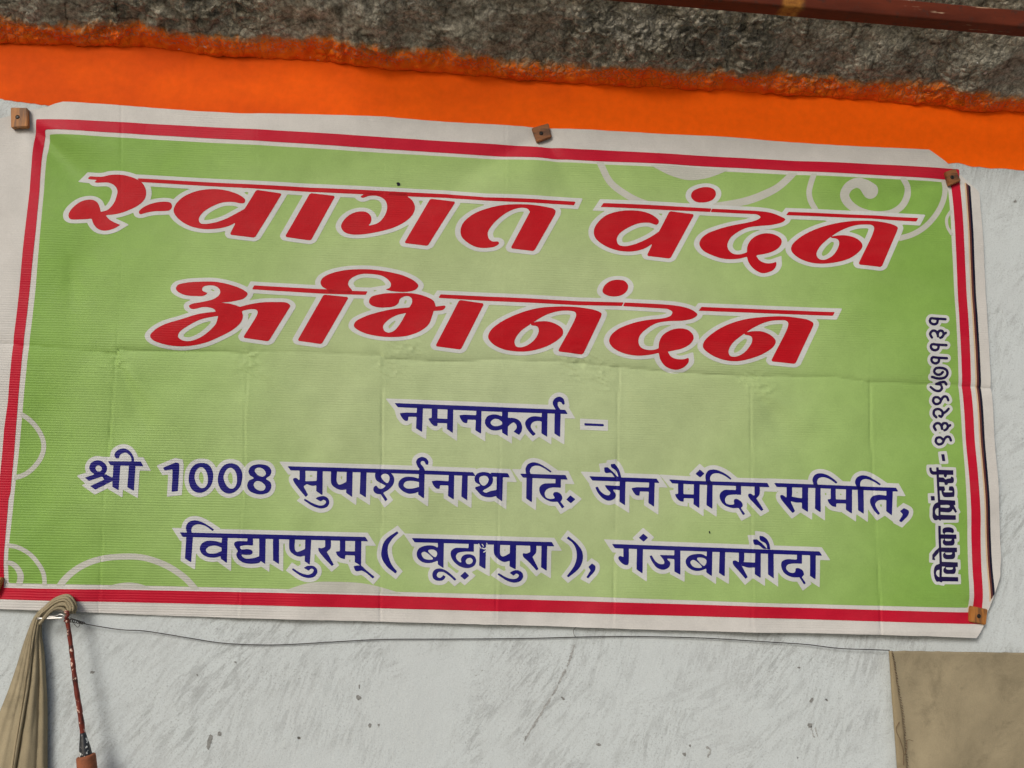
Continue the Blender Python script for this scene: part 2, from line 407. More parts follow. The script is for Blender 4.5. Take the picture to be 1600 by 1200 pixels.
def wall_mat():
    m, t, b = new_mat('whitewashed plaster')
    v = coords(t)
    def slant(deg, k):
        m1 = node(t, 'ShaderNodeMapping', {'Vector': v, 'Rotation': (0, R_(deg), 0)}); m2 = node(t, 'ShaderNodeMapping', {'Vector': m1.outputs[0], 'Scale': (1, 1, k)}); return m2.outputs[0]
    st = slant(-17, .17); st2 = slant(-40, .20); st3 = slant(-68, .18)
    zone = ramp(t, noise(t, v, 2.6, 3, .6, .5), [(.44, 0.0), (.54, 1.0)])
    brush = mix(t, zone, noise(t, st, 105, 6, .72, .35), noise(t, st2, 85, 6, .74, .4))
    zone2 = ramp(t, noise(t, v, 3.6, 3, .6, .5), [(.55, 0.0), (.62, 1.0)])
    brush = mix(t, zone2, brush, noise(t, st3, 90, 6, .72, .5))
    patch = noise(t, v, 5.5, 6, .62, .8); pit = noise(t, v, 190, 4, .7)
    thin = mth(t, 'MULTIPLY', ramp(t, brush, [(.41, 1.0), (.53, 0.0)]), ramp(t, patch, [(.41, .08), (.60, 1.0)]))
    c = mix(t, mth(t, 'MULTIPLY', thin, .55), (.56, .612, .618), (.27, .285, .285))
    gr2 = noise(t, v, 260, 4, .75)
    c = mix(t, mth(t, 'MULTIPLY', ramp(t, gr2, [(.33, .7), (.47, 0.0)]), ramp(t, patch, [(.35, .25), (.6, 1.0)])), c, (.20, .21, .205))
    c = mix(t, mth(t, 'MULTIPLY', ramp(t, noise(t, v, 3.1, 5, .6), [(.45, 0.0), (.75, 1.0)]), .30), c, (.43, .44, .44))
    grit = mth(t, 'MULTIPLY', ramp(t, pit, [(.27, 1.0), (.34, 0.0)]), ramp(t, noise(t, v, 9, 4, .6), [(.47, 0.0), (.60, 1.0)]))
    c = mix(t, mth(t, 'MULTIPLY', grit, .7), c, (.17, .165, .155))
    chip = ramp(t, noise(t, v, 30, 3, .5), [(.262, 1.0), (.275, 0.0)])
    c = mix(t, chip, c, (.13, .13, .12))
    c = mix(t, 1.0, c, ramp(t, noise(t, v, 420, 3, .7), [(.3, .90), (.7, 1.07)]), 'MULTIPLY')
    t.links.new(c, b.inputs['Base Color']); b.inputs['Roughness'].default_value = .85; b.inputs['Specular IOR Level'].default_value = .2
    p = bump(t, b, brush, .35, .0018); p = bump(t, b, pit, .28, .0014, p); p = bump(t, b, noise(t, v, 17, 5, .6), .35, .007, p)
    bump(t, b, mth(t, 'MULTIPLY', chip, -1.0), .6, .002, p)
    return m
M['wall'] = wall_mat()
def orange_mat():
    m, t, b = new_mat('orange wall paint'); v = coords(t)
    n1 = noise(t, coords(t, (1, 1, 2)), 3.2, 4, .6); n2 = noise(t, v, 60, 4, .6)
    sep = node(t, 'ShaderNodeSeparateXYZ', {0: v}); g = mth(t, 'ADD', mth(t, 'MULTIPLY', sep.outputs[0], .35), .45)
    c = mix(t, ramp(t, mth(t, 'ADD', g, mth(t, 'SUBTRACT', n1, .5)), [(.12, 0.0), (.50, 1.0)]), (.68, .078, .002), (.97, .125, .001))  # colour darker at the better-lit left, lighter rightwards to offset the eave's shade
    c = mix(t, 1.0, c, ramp(t, n2, [(.3, .93), (.7, 1.05)]), 'MULTIPLY')
    c = mix(t, ramp(t, noise(t, v, 24, 3, .5), [(.20, .8), (.225, 0.0)]), c, (.45, .10, .02))
    t.links.new(c, b.inputs['Base Color']); b.inputs['Roughness'].default_value = .7; b.inputs['Specular IOR Level'].default_value = .1
    p = bump(t, b, n2, .3, .0015); p = bump(t, b, noise(t, coords(t, (.2, 1, 1)), 60, 4), .25, .0015, p); bump(t, b, noise(t, v, 9, 4), .3, .006, p)
    return m
M['orange'] = orange_mat()
def slab_mat():
    m, t, b = new_mat('rough concrete with overpainted edge')
    v = coords(t); uv = coords(t, kind='UV')
    n = noise(t, v, 24, 7, .66); n2 = mth(t, 'ADD', mth(t, 'MULTIPLY', noise(t, v, 120, 3, .6), .6), mth(t, 'MULTIPLY', noise(t, v, 330, 3, .7), .4)); n3 = noise(t, v, 6, 4, .6)
    wv_ = node(t, 'ShaderNodeVectorMath', {0: v, 1: node(t, 'ShaderNodeVectorMath', {0: node(t, 'ShaderNodeTexNoise', {'Vector': v, 'Scale': 60.0, 'Detail': 2.0}).outputs['Color'], 1: (.014, .014, .014)}, operation='MULTIPLY').outputs[0]}, operation='ADD').outputs[0]
    cr = node(t, 'ShaderNodeTexVoronoi', {'Vector': wv_, 'Scale': 62.0}, feature='DISTANCE_TO_EDGE').outputs[0]
    cr2 = node(t, 'ShaderNodeTexVoronoi', {'Vector': wv_, 'Scale': 17.0}, feature='DISTANCE_TO_EDGE').outputs[0]
    rough = ramp(t, n3, [(.40, .15), (.55, 1.0)])
    c = ramp(t, n, [(.36, (.175, .16, .12)), (.48, (.265, .245, .19)), (.62, (.38, .355, .285))])
    c = mix(t, 1.0, c, ramp(t, n2, [(.38, .5), (.5, 1.0), (.62, 1.6)]), 'MULTIPLY')  # grain contrast raised in the colour to stand in for the relief's self-shadow
    c = mix(t, mth(t, 'MULTIPLY', ramp(t, cr, [(.01, .38), (.12, 0.0)]), rough), c, (.05, .043, .033))
    c = mix(t, mth(t, 'MULTIPLY', ramp(t, cr2, [(.0, .8), (.05, 0.0)]), ramp(t, n, [(.42, 1.0), (.55, 0.0)])), c, (.03, .027, .02))  # cracks and crevices darkened in colour for shade the soft light leaves out
    hgt = mth(t, 'ADD', mth(t, 'MULTIPLY', ramp(t, cr, [(0.0, 0.0), (.3, 1.0)]), rough), mth(t, 'MULTIPLY', n, 1.2))
    sep = node(t, 'ShaderNodeSeparateXYZ', {0: uv})
    wob = mth(t, 'ADD', mth(t, 'MULTIPLY', noise(t, coords(t, (1, 1, 1), kind='UV'), 6.5, 4), .068), mth(t, 'MULTIPLY', noise(t, uv, 48, 5, .7), .040))
    edge = mth(t, 'SUBTRACT', wob, mth(t, 'ADD', sep.outputs[1], .006))
    f = ramp(t, mth(t, 'ADD', mth(t, 'MULTIPLY', edge, 26.0), .5), [(.40, 0.0), (.82, 1.0)])
    spk = ramp(t, noise(t, uv, 210, 3, .6), [(.40, .5), (.52, 1.0)])
    f = mth(t, 'MULTIPLY', f, mth(t, 'MAXIMUM', spk, ramp(t, mth(t, 'MULTIPLY', edge, 22.0), [(.25, 0.0), (.75, 1.0)])))
    oc = mix(t, ramp(t, noise(t, uv, 30, 4), [(.35, 0.0), (.65, 1.0)]), (.92, .11, .003), (.95, .19, .006))
    oc = mix(t, ramp(t, mth(t, 'MULTIPLY', edge, 26.0), [(-.0, 1.0), (.45, 0.0)]), oc, (.62, .24, .012))
    oc = mix(t, mth(t, 'MULTIPLY', ramp(t, cr, [(.01, .4), (.07, 0.0)]), rough), oc, (.30, .08, .01))  # same painted crevice shade, browner where orange covers the concrete
    c = mix(t, f, c, oc)
    ws = mth(t, 'MULTIPLY', ramp(t, noise(t, v, 85, 3, .6), [(.70, 0.0), (.73, 1.0)]), ramp(t, noise(t, v, 7, 2), [(.5, 0.0), (.6, 1.0)]))
    c = mix(t, ws, c, (.6, .6, .56))
    t.links.new(c, b.inputs['Base Color']); b.inputs['Roughness'].default_value = .9; b.inputs['Specular IOR Level'].default_value = .2
    p = bump(t, b, hgt, .6, .006); bump(t, b, n2, .7, .003, p)
    return m
M['slab'] = slab_mat()
def simple(name, color, rough=.6, nscale=30, var=.2, bstr=.3, bdist=.002, metal=0.0, second=None, thr=(.55, .62), stretch=(1, 1, 1), dots=None):
    m, t, b = new_mat(name); v = coords(t, stretch)
    n = noise(t, v, nscale, 5, .62)
    c = mix(t, 1.0, color, ramp(t, n, [(.3, 1 - var), (.7, 1 + var)]), 'MULTIPLY')
    if second: c = mix(t, ramp(t, noise(t, v, nscale * .6, 4, .6), [(thr[0], 0.0), (thr[1], 1.0)]), c, second)
    if dots: c = mix(t, ramp(t, noise(t, coords(t), dots[1], 3, .5), [(dots[2], 0.0), (dots[2] + .03, 1.0)]), c, dots[0])
    t.links.new(c, b.inputs['Base Color']); b.inputs['Roughness'].default_value = rough; b.inputs['Metallic'].default_value = metal
    bump(t, b, n, bstr, bdist); return m
def pipe_mat():
    m, t, b = new_mat('red oxide steel with an ochre smear'); v = coords(t, (.25, 1, 1)); vo = coords(t)
    n = noise(t, v, 24, 5, .65); n2 = noise(t, vo, 60, 5, .65)
    c = mix(t, 1.0, (.095, .019, .008), ramp(t, n, [(.3, .65), (.7, 1.35)]), 'MULTIPLY')
    c = mix(t, ramp(t, n2, [(.56, 0.0), (.64, .7)]), c, (.05, .022, .015))
    sep = node(t, 'ShaderNodeSeparateXYZ', {0: vo})
    d = mth(t, 'ADD', mth(t, 'ABSOLUTE', mth(t, 'SUBTRACT', sep.outputs[0], .352)), mth(t, 'MULTIPLY', mth(t, 'SUBTRACT', noise(t, vo, 40, 5, .7), .5), .022))
    c = mix(t, mth(t, 'MULTIPLY', ramp(t, d, [(.012, 1.0), (.021, 0.0)]), ramp(t, n2, [(.35, .25), (.55, .85)])), c, (.36, .16, .03))
    sc = mth(t, 'MULTIPLY', ramp(t, noise(t, coords(t, (.12, 1, 1)), 95, 4, .6), [(.62, 0.0), (.68, 1.0)]), ramp(t, sep.outputs[0], [(.45, 0.0), (.6, .8)]))
    c = mix(t, sc, c, (.38, .26, .17))
    t.links.new(c, b.inputs['Base Color']); b.inputs['Roughness'].default_value = .6; b.inputs['Specular IOR Level'].default_value = .12
    bump(t, b, n2, .3, .0015); return m
M['pipe'] = pipe_mat()
M['wood'] = simple('varnished wood', (.40, .155, .028), .6, 90, .35, .4, .001, stretch=(1, 1, .15), second=(.17, .07, .02), thr=(.52, .62))
M['wood2'] = simple('dark varnished wood', (.26, .095, .025), .6, 90, .4, .4, .001, stretch=(.2, 1, 1), second=(.10, .04, .015), thr=(.52, .6))
M['screw'] = simple('dark steel', (.03, .027, .025), .45, 200, .3, .2, .0005, metal=.6)
def canvas_mat(name, color):
    m, t, b = new_mat(name); v = coords(t)
    n = noise(t, v, 5, 6, .66, .6); n2 = noise(t, coords(t, (1, 1, 1)), 14, 5, .7, .5); wv = noise(t, v, 600, 2)
    c = mix(t, 1.0, color, ramp(t, n, [(.3, .70), (.7, 1.2)]), 'MULTIPLY')
    c = mix(t, mth(t, 'MULTIPLY', ramp(t, n2, [(.53, 0.0), (.68, 1.0)]), .5), c, tuple(q * .52 for q in color))
    c = mix(t, 1.0, c, ramp(t, wv, [(.3, .93), (.7, 1.06)]), 'MULTIPLY')
    c = mix(t, ramp(t, noise(t, v, 60, 3), [(.755, 0.0), (.78, .7)]), c, (.09, .075, .05))
    t.links.new(c, b.inputs['Base Color']); b.inputs['Roughness'].default_value = .95; b.inputs['Specular IOR Level'].default_value = .1
    p = bump(t, b, n2, .3, .006); bump(t, b, wv, .3, .0008, p); return m
M['canvas'] = canvas_mat('weathered canvas', (.30, .255, .166)); M['hem'] = canvas_mat('canvas hem', (.275, .225, .14))
M['thread'] = simple('brown thread', (.14, .085, .045), .9, 200, .3)
M['rod'] = simple('red brown lacquered rod', (.15, .018, .009), .35, 70, .5, .3, .001, second=(.045, .008, .006), thr=(.5, .58), dots=((.72, .5, .40), 130, .60))
M['steel'] = simple('bright steel rod', (.62, .61, .58), .35, 60, .12, .1, .0005, metal=.7)
M['ferrule'] = simple('chipped black ferrule', (.018, .02, .024), .4, 120, .3, .4, .001, dots=((.6, .62, .6), 110, .58))
M['block'] = simple('terracotta wooden grip', (.24, .075, .03), .8, 60, .4, .4, .0015)
M['wire'] = simple('grey binding wire', (.055, .052, .05), .5, 150, .3, .1, .0004, metal=.4)
M['ground'] = simple('grey ground', (.30, .29, .27), .95, 3, .15, .4, .01)

# ------------------------------------------------------------------ ground, wall, painted band, concrete eave
def plane_grid(name, x0, x1, z0, z1, y, nx, nz, mat):
    xs = np.linspace(x0, x1, nx); zs = np.linspace(z0, z1, nz); X, Z = np.meshgrid(xs, zs)
    V = np.stack([X, np.full(X.shape, y), Z], -1).reshape(-1, 3)
    f = [(j * nx + i, j * nx + i + 1, (j + 1) * nx + i + 1, (j + 1) * nx + i) for j in range(nz - 1) for i in range(nx - 1)]
    return V, f
gv = np.array([(-8, -10, 0), (8, -10, 0), (8, .3, 0), (-8, .3, 0)], float)
tag(mesh_obj('ground', gv, [(0, 1, 2, 3)], M['ground'], None, False), kind='structure')
wall_v = [(-3.2, 0, 0), (3.2, 0, 0), (3.2, 0, 3.25), (-3.2, 0, 3.25), (-3.2, .23, 0), (3.2, .23, 0), (3.2, .23, 3.25), (-3.2, .23, 3.25)]
wall = mesh_obj('wall', wall_v, [(0, 1, 2, 3), (5, 4, 7, 6), (4, 0, 3, 7), (1, 5, 6, 2), (3, 2, 6, 7)], M['wall'], None, False)
tag(wall, 'whitewashed rough plaster wall behind the green welcome banner', 'wall')

BX = [-260, 0, 78, 300, 900, 1460, 1475, 1497, 1505, 1515, 1540, 1570, 1600, 1900]
BY = [128, 155, 166, 186, 222, 254, 256, 254.5, 256.5, 259.5, 262, 264.5, 267, 292]
X, Y = grid((-260, 0), (1860, 300), 2.5)
Fb = np.interp(X, BX, BY) + .7 * vn(X / 9, X * 0, 31) + .5 * vn(X / 3.5, Y / 5, 33) - Y
Fb[:, 0] = -1; Fb[0, :] = -1; Fb[:, -1] = -1
vx, vy, fc = march(-260, 0, 2.5, Fb)
V = PW(vx, vy, .0006)
if np.cross(V[fc[0][1]] - V[fc[0][0]], V[fc[0][2]] - V[fc[0][0]])[1] > 0: fc = [q[::-1] for q in fc]
band = mesh_obj('orange_band', V, fc, M['orange'], None, True)
tag(band, kind='structure')

# places where the whitewash has chipped or been scratched through
M['chip'] = simple('bare grey plaster', (.22, .225, .215), .9, 200, .4, .5, .001)
M['scratch'] = simple('thin grey scratch', (.33, .34, .33), .9, 200, .4, .5, .001)
def chip(item, name='chip', broken=False):
    sh = Shape('X', [item]); lo, hi = sh.bbox(1); Xs, Ys = grid(lo, hi, .7)
    F = -sh.sd(Xs, Ys) + .9 * vn(Xs / 2.2, Ys / 2.2, 301) + .5 * vn(Xs / .9, Ys / .9, 302)
    if broken: F = F - .3 + 1.4 * vn(Xs / 9, Ys / 9, 303)
    if (F > 0).sum() < 6: return
    F[0, :] = F[-1, :] = -1; F[:, 0] = F[:, -1] = -1
    cx, cy_, f_ = march(lo[0], lo[1], .7, F); Vc = PW(cx, cy_, .0004)
    if np.cross(Vc[f_[0][1]] - Vc[f_[0][0]], Vc[f_[0][2]] - Vc[f_[0][0]])[1] > 0: f_ = [q[::-1] for q in f_]
    mesh_obj(name, Vc, f_, M[name], wall, False)
for it in ('323,1166 325,1155 329,1147 332,1150 330,1162 326,1172', '340,1149 342,1143 346,1144 345,1150', '1261,1133 1266,1130 1270,1131 1267,1137 1263,1136', '1246,1041 1250,1041.5 1249,1045 1246,1044',
           '1265,1096 1268,1091 1271,1090 1270,1096 1267,1099', '876,1089 881,1090 884,1094 879,1093', '931,1162 936,1161 940,1164 935,1166', '141,1049 147,1049 148,1052 142,1052', '576,1131 579,1130 580,1136 577,1137', '590,1131 593,1131 592,1137',
           '560,1070 563,1070 562,1076', '556,1088 561,1086 565,1090 560,1094', '366,1034 369,1034 369,1037', '306,1053 309,1053 309,1056', '1584,314 1587,313 1588,317 1584,317', '1066,1178 1071,1176 1070,1182', '1075,1165 1080,1163 1079,1167'):
    chip(it)
chip(('S', 1.5, '897,1008 890,1032 876,1062 864,1085 851,1105 840,1124 826,1146 815,1168'), 'scratch', True)
chip(('S', 1.0, '742,1056 750,1052 753,1048'), 'scratch', True); chip(('S', 1.0, '1268,1136 1270,1148 1272,1152'), 'scratch'); chip(('S', .9, '1274,1138 1277,1151'), 'scratch'); chip(('S', 1.6, '1105,1168 1110,1172 1106,1182'), 'scratch', True)

JX = [-400, 0, 120, 240, 337, 469, 540, 600, 656, 787, 937, 1069, 1200, 1325, 1407, 1476, 1504, 1560, 1600, 2000]
JY = [42, 67.5, 71, 75, 88, 94, 99, 109, 110, 122, 133, 139.5, 145.5, 154, 162, 166, 173, 174, 175, 204]
def make_slab():
    TH = R_(38); nu = 760; us = np.linspace(-330, 1930, nu)
    vs = np.concatenate([np.linspace(0, .03, 14), np.linspace(.0325, .225, 80)[1:], np.linspace(.228, .24, 4)])
    jp = PW(us, np.interp(us, JX, JY) + 1.5 * vn(us / 14, us * 0, 41) + .8 * vn(us / 5, us * 0, 42), 0)
    U, Vv = np.meshgrid(np.arange(nu), vs)
    x = jp[U, 0]; z0 = jp[U, 2]
    s, c = math.sin(TH), math.cos(TH)
    n = np.array([0, -s, -c])
    rid = lambda q: 1 - 2 * np.abs(q)
    wx = x + .012 * vn(x * 30, Vv * 30, 64); wy = Vv + .012 * vn(x * 30, Vv * 30, 65)
    pm = np.clip(.5 + 1.6 * vn(x * 7, Vv * 9, 66), .12, 1)
    d = .009 * fbm(x * 11, Vv * 13, 51, 4) + pm * (.0055 * rid(vn(wx * 55, wy * 55, 61)) + .0042 * rid(vn(wx * 105, wy * 105, 62)) + .002 * vn(x * 220, Vv * 220, 63))
    edge = np.clip(Vv / .045, 0, 1)
    d = (d + .002) * (.22 + .78 * edge) + .004 * (1 - np.clip(Vv / .006, 0, 1) * 0) * (1 - np.exp(-Vv / .004))
    y = -Vv * c - s * d - .0008; z = z0 + Vv * s - c * d
    V = np.stack([x, y, z], -1).reshape(-1, 3); uv = np.stack([x, Vv], -1).reshape(-1, 2)
    nv = len(vs)
    f = [(j * nu + i, (j + 1) * nu + i, (j + 1) * nu + i + 1, j * nu + i + 1) for j in range(nv - 1) for i in range(nu - 1)]
    # front lip and top of the eave
    b0 = len(V); last = (nv - 1) * nu
    L = V[last:last + nu].copy()
    t1 = L.copy(); t1[:, 1] -= .004; t1[:, 2] += .11
    t2 = t1.copy(); t2[:, 1] = .23
    V = np.concatenate([V, t1, t2]); uv = np.concatenate([uv, np.stack([t1[:, 0], t1[:, 0] * 0 + .8], -1), np.stack([t1[:, 0], t1[:, 0] * 0 + 1.2], -1)])
    f += [(last + i, b0 + i, b0 + i + 1, last + i + 1) for i in range(nu - 1)] + [(b0 + i, b0 + nu + i, b0 + nu + i + 1, b0 + i + 1) for i in range(nu - 1)]
    o = mesh_obj('concrete_eave', V, f, M['slab'], None, True, None, uv)
    tag(o, 'rough dark concrete eave with orange paint along its lower edge', 'eave')
make_slab()

# red oxide square tube running under the eave
def box_between(a, b, w_, h_, up=(0, 0, 1)):
    """square section bar with slightly rounded edges from a to b"""
    a = np.array(a, float); b = np.array(b, float); d = b - a; d /= np.linalg.norm(d)
    u = np.array(up, float); u -= d * (u @ d); u /= np.linalg.norm(u); s = np.cross(d, u)
    r = min(w_, h_) * .12; prof = []
    for cx, cy, a0 in ((w_ / 2 - r, h_ / 2 - r, 0), (-w_ / 2 + r, h_ / 2 - r, 90), (-w_ / 2 + r, -h_ / 2 + r, 180), (w_ / 2 - r, -h_ / 2 + r, 270)):
        for k in range(4): t = R_(a0 + 30 * k); prof.append((cx + r * math.cos(t), cy + r * math.sin(t)))
    V = [e + s * p[0] + u * p[1] for e in (a, b) for p in prof]; n = len(prof)
    f = [(i, (i + 1) % n, n + (i + 1) % n, n + i) for i in range(n)] + [tuple(range(n))[::-1], tuple(range(n, 2 * n))]
    return np.array(V), f
YP = .205
pa = P(926, 0, YP); pb = P(1600, 59, YP)
dv = (pb - pa) / np.linalg.norm(pb - pa)
SQ = .034
cen = np.array([0, -SQ / 2, SQ / 2])
V, f = box_between(pa - dv * .55 + cen, pb + dv * .7 + cen, SQ, SQ)
tube = empty('steel_tube', tuple((pa + cen).tolist())); tag(tube, 'red brown square steel tube crossing under the concrete eave', 'tube')
mesh_obj('tube_body', V, f, M['pipe'], tube, False)
# ------------------------------------------------------------------ the banner
bo = P(775, 560, 0)
banner = empty('banner', (float(bo[0]), 0.0, float(bo[2])))
tag(banner, 'large creased green and white vinyl banner with red and navy Devanagari lettering', 'banner')
def poly_field(pts, X, Y): return -sd_poly(np.array(pts, float), X, Y)
OUT = [(-60, 200), (5, 186), (20, 182), (44, 174), (58, 172), (76, 169), (88, 164.5), (101, 162), (160, 166), (225, 170.6), (300, 176.5), (375, 181), (440, 182), (506, 184), (600, 186), (700, 193.5), (820, 200), (900, 205.5),
       (1050, 213), (1160, 219), (1230, 224), (1311, 229.6), (1380, 233), (1449, 236), (1475, 255), (1500, 276), (1527, 302), (1530, 345), (1534, 400), (1538, 480), (1542, 560), (1543.5, 596), (1544, 606), (1546, 616), (1547, 647), (1549, 690),
       (1553, 740), (1556, 800), (1560, 871), (1558, 900), (1553, 915), (1546, 935), (1539, 958), (1534, 975), (1520, 996), (1440, 992.5), (1370, 990.5), (1280, 988.5), (1200, 987.5), (1100, 985), (1000, 982.5), (850, 977), (700, 973), (500, 968), (400, 965.6), (250, 961), (120, 955), (0, 950.6), (-70, 948)]
X, Y = grid((-70, 150), (1570, 1005), 3.0); BX0 = (-70, 150)
cloth_piece('sheet', *BX0, 3.0, poly_field(OUT, X, Y) + .25 * vn(X / 12, Y / 12, 71), 0.0, M['white'], banner)
GREEN = [(80, 212.5), (200, 219), (600, 242), (862, 255), (1160, 272), (1468, 286), (1477, 287), (1479, 300), (1483, 390), (1490.7, 513), (1496, 620), (1500.5, 700), (1507, 823), (1510, 949), (1200, 941.6), (900, 931), (500, 921), (200, 914), (16.3, 910.5),
         (18, 862), (24.7, 780), (34, 689), (41, 625), (50, 540), (59, 450), (65, 387), (72.5, 300), (75, 244)]
cloth_piece('green_panel', *BX0, 3.0, poly_field(GREEN, X, Y), .30, M['green'], banner)
RO = [(58.5, 188), (200, 194.8), (600, 218), (820, 230.5), (900, 236), (1160, 249.8), (1400, 261), (1496, 266), (1497.5, 287), (1502.2, 385), (1510, 513), (1514, 601), (1519, 695), (1527, 810), (1531, 943), (1531.5, 974.5), (1200, 965), (850, 956), (500, 947.3), (200, 940.5), (-5, 935.6), (-16, 935.3),
      (-11, 880), (-4, 815), (0.6, 770), (4, 732), (10, 670), (16.5, 628), (25, 540), (34, 450), (40, 387), (44, 350), (50, 300), (53, 262), (55, 225)]
RI = [(73, 205), (200, 212), (600, 236), (900, 253), (1160, 265.4), (1476, 282), (1484.2, 294), (1489, 388), (1494.7, 495), (1500, 593), (1505.5, 697), (1512, 797), (1517, 930), (1517, 956.5), (1200, 947.3), (850, 937), (500, 927), (200, 921), (10, 918), (8, 918),
      (9.7, 895), (16.5, 780), (19.4, 770), (27, 682), (33, 622), (41, 540), (50, 450), (60, 362), (65.6, 300), (69, 230)]
cloth_piece('red_border', *BX0, 3.0, np.minimum(poly_field(RO, X, Y), -poly_field(RI, X, Y)), .45, M['border'], banner)
X2, Y2 = grid((1495, 270), (1560, 960), 1.5)
cy = [270, 288, 390, 593, 700, 800, 941, 960]
def strip(name, xa, xb, mat, y0, y1, lift):
    a = np.interp(Y2, cy, xa); b = np.interp(Y2, cy, xb)
    F = np.minimum(np.minimum(X2 - a, b - X2), np.minimum(Y2 - y0 - (X2 - 1500) * .85 , y1 - Y2 - (X2 - 1541) * 1.9)); cloth_piece(name, 1495, 270, 1.5, F, lift, M[mat], banner)
b1 = np.array([1503.8, 1504.5, 1509.2, 1520.5, 1526.2, 1533, 1541, 1542]); 
strip('cream_stripe', b1, b1 + 2.8, 'cream', 282, 941, .25)
strip('brown_stripe', b1 + 2.2, b1 + 5.0, 'brown', 282, 941, .40)
strip('black_stripe', b1 + 4.9, b1 + 8.4, 'black', 282, 941, .55)

S = lambda r, s: ('S', r, s)
Hh = lambda s: ('H', s)
# swirl ornaments printed in the corners
X3, Y3 = grid((-10, 240), (1500, 960), 1.5)
swirl = Shape('X', [S(5.2, '936,256 952,287 975,306 998,318 1025,325 1070,328 1125,323 1165,316,6 1192,306,6 1213,295,5.5 1234,276,5.5 1245,262,5.5'),
                    '1014,262c 1045,277 1075,284 1105,280 1135,269c 1135,262c 1060,258c'])
swirl2 = Shape('Y', [S(20, '520,95 490,180 475,250 485,310 530,390'), S(24, '925,238,58 875,195,42 820,182,36 760,215,34 735,270,34 760,325,32 830,378,28 920,408,26 1010,412,24 1090,395,24 1160,345,24 1198,270,24 1200,210,22 1165,150,20'),
                     S(20, '1470,150 1478,220 1455,320 1400,420 1320,505 1230,560 1140,588'), S(11, '1512,390 1482,440 1485,500 1515,555')])
swirl3 = Shape('a', [S(30, '270,215 350,260 430,330 500,420 550,520 567,620 550,720 505,810 430,900 330,975 190,1020')])
swirl4 = Shape('b', [S(23, '90,475 220,500 340,570 430,670 480,770 495,920'), S(30, '80,655,22 150,665,26 210,715,30 245,790,34 225,880,32 190,930')])
swirl5 = Shape('c', [S(17, '290,215,17 330,150,17 400,88,16 500,45,15 620,30,15 730,36,15 840,75,16 930,135,16 990,200,16'), '520,192c 560,174 620,161 670,160 720,170 790,196c'])
swirl6 = Shape('X', ['430,928c 485,910 530,908.5 575,912 640,930c'])
for sh in (swirl, swirl2, swirl3, swirl4, swirl5, swirl6):
    lo, hi = sh.bbox(2); Xs, Ys = grid(lo, hi, 1.5)
    F = np.minimum(-sh.sd(Xs, Ys), poly_field(GREEN, Xs, Ys) + 3)
    cloth_piece('swirl_ornament', lo[0], lo[1], 1.5, F, .50, M['swirl'], banner)

RED1 = [('A', ['290,157c 312,136c 410,143 480,131 560,131 630,146 690,170 735,205 757,265 745,320 700,365 620,405 540,430 437,442c 470,478 552,519c 500,548 430,563 380,550 345,512 330,470c 250,477 165,474 153,452 160,420 200,370 260,330 330,320 370,340 390,380 398,415c 450,400 500,350 525,290 530,250 510,215 470,193 420,188 362,187 348,180 378,168c']),
        ('A', ['702,435 700,415 750,375 830,347 910,340 945,348 957,375 940,405 900,412 820,415 760,425 715,437']),
        ('A', ['1525,325 1518,350 1490,353 1430,343 1350,347 1260,382 1190,432 1165,478 1178,508 1210,514 1290,503 1380,472 1455,432 1520,396c @B 112,148r 310,175r 100,520r @A 1405,598r 1452,503c 1400,530 1300,552 1180,551 1080,522 1000,467 968,412 985,360 1040,305 1130,262 1230,243 1340,245 1440,270 1500,300']),
        ('B', ['527,168r 724,192r 533,538r 331,511r']),
        ('B', ['918,197 935,208 990,192 1060,195 1110,225 1127,275 1110,340 1060,400 980,427c 1003,390 1000,350 970,320 920,312 850,330 790,380 768,430 790,470 840,490 920,493 1050,475 1180,440 1280,385 1330,330 1343,280 1325,230 1285,195c 1285,170c 930,165c 945,183c']),
        ('C', ['262,163r 460,187r 243,536r 60,513r']),
        ('C', ['1236,262 1230,292c 1068,577r 885,553r 1035,272c 1020,250 970,240 900,255 820,300 745,370 709,430 718,475 745,497 790,499 797,512 770,535 700,547 620,540 550,505 505,460 497,410 520,350 590,290 700,245 820,219 940,212 1060,218 1160,232 1220,246'])]
BAR1 = ('A', ['680,160c 1600,207c @B 800,139c 1600,178c @C 700,158c 860,163c 1393,187c 1380,216c 860,192c 700,184c @B 1600,208c 930,180c 0,134c @A 1600,238c 720,190c'])
RED2 = [('D', ['640,340 625,367 560,352 480,358 400,390 330,440 312,480 325,520 370,533 450,518 560,470 640,420c 722,261r 914,287r 727,632r 544,609r 590,515c 520,555 420,575 310,565 210,525 145,470 133,420 150,370 220,300 310,268 420,257 530,270 600,300']),
        ('D', ['890,150 900,110 960,80 1030,75 1075,98 1083,132 1058,172 1000,193 925,188']),
        ('D', ['1052,243c 1250,252c 1430,262 1520,277 1590,305 1622,325 1600,347 1520,368 1420,377 1330,390 1260,420 1195,470 1170,530 1185,570 1220,595 1270,598 1322,583c 1325,540 1350,490 1400,452 1470,434 1540,445 1588,480 1590,515 1560,555 1500,585 1392,607c 1420,645 1460,665 1510,668 1550,656c 1550,682 1530,717 1490,738 1440,745 1380,717 1335,662 1322,618c 1250,634 1150,634 1050,605 980,567 952,520 965,480 1010,440 1080,410 1200,375 1330,350 1400,330 1430,308 1400,287 1380,285c 1040,269c']),
        ('E', ['1292,340 1285,372c 1163,651r 983,629r 1108,345 1095,325 1040,318 960,325 860,360 750,430 680,500 660,550 680,585 720,592 780,565 820,515 838,460 825,432 775,422c 775,412c 830,402 900,403 970,425 1010,460 1017,490 990,530 920,580 820,610 700,622 600,610 510,570 465,520 470,480 530,420 640,360 780,315 920,292 1050,288 1160,297 1250,316'])]
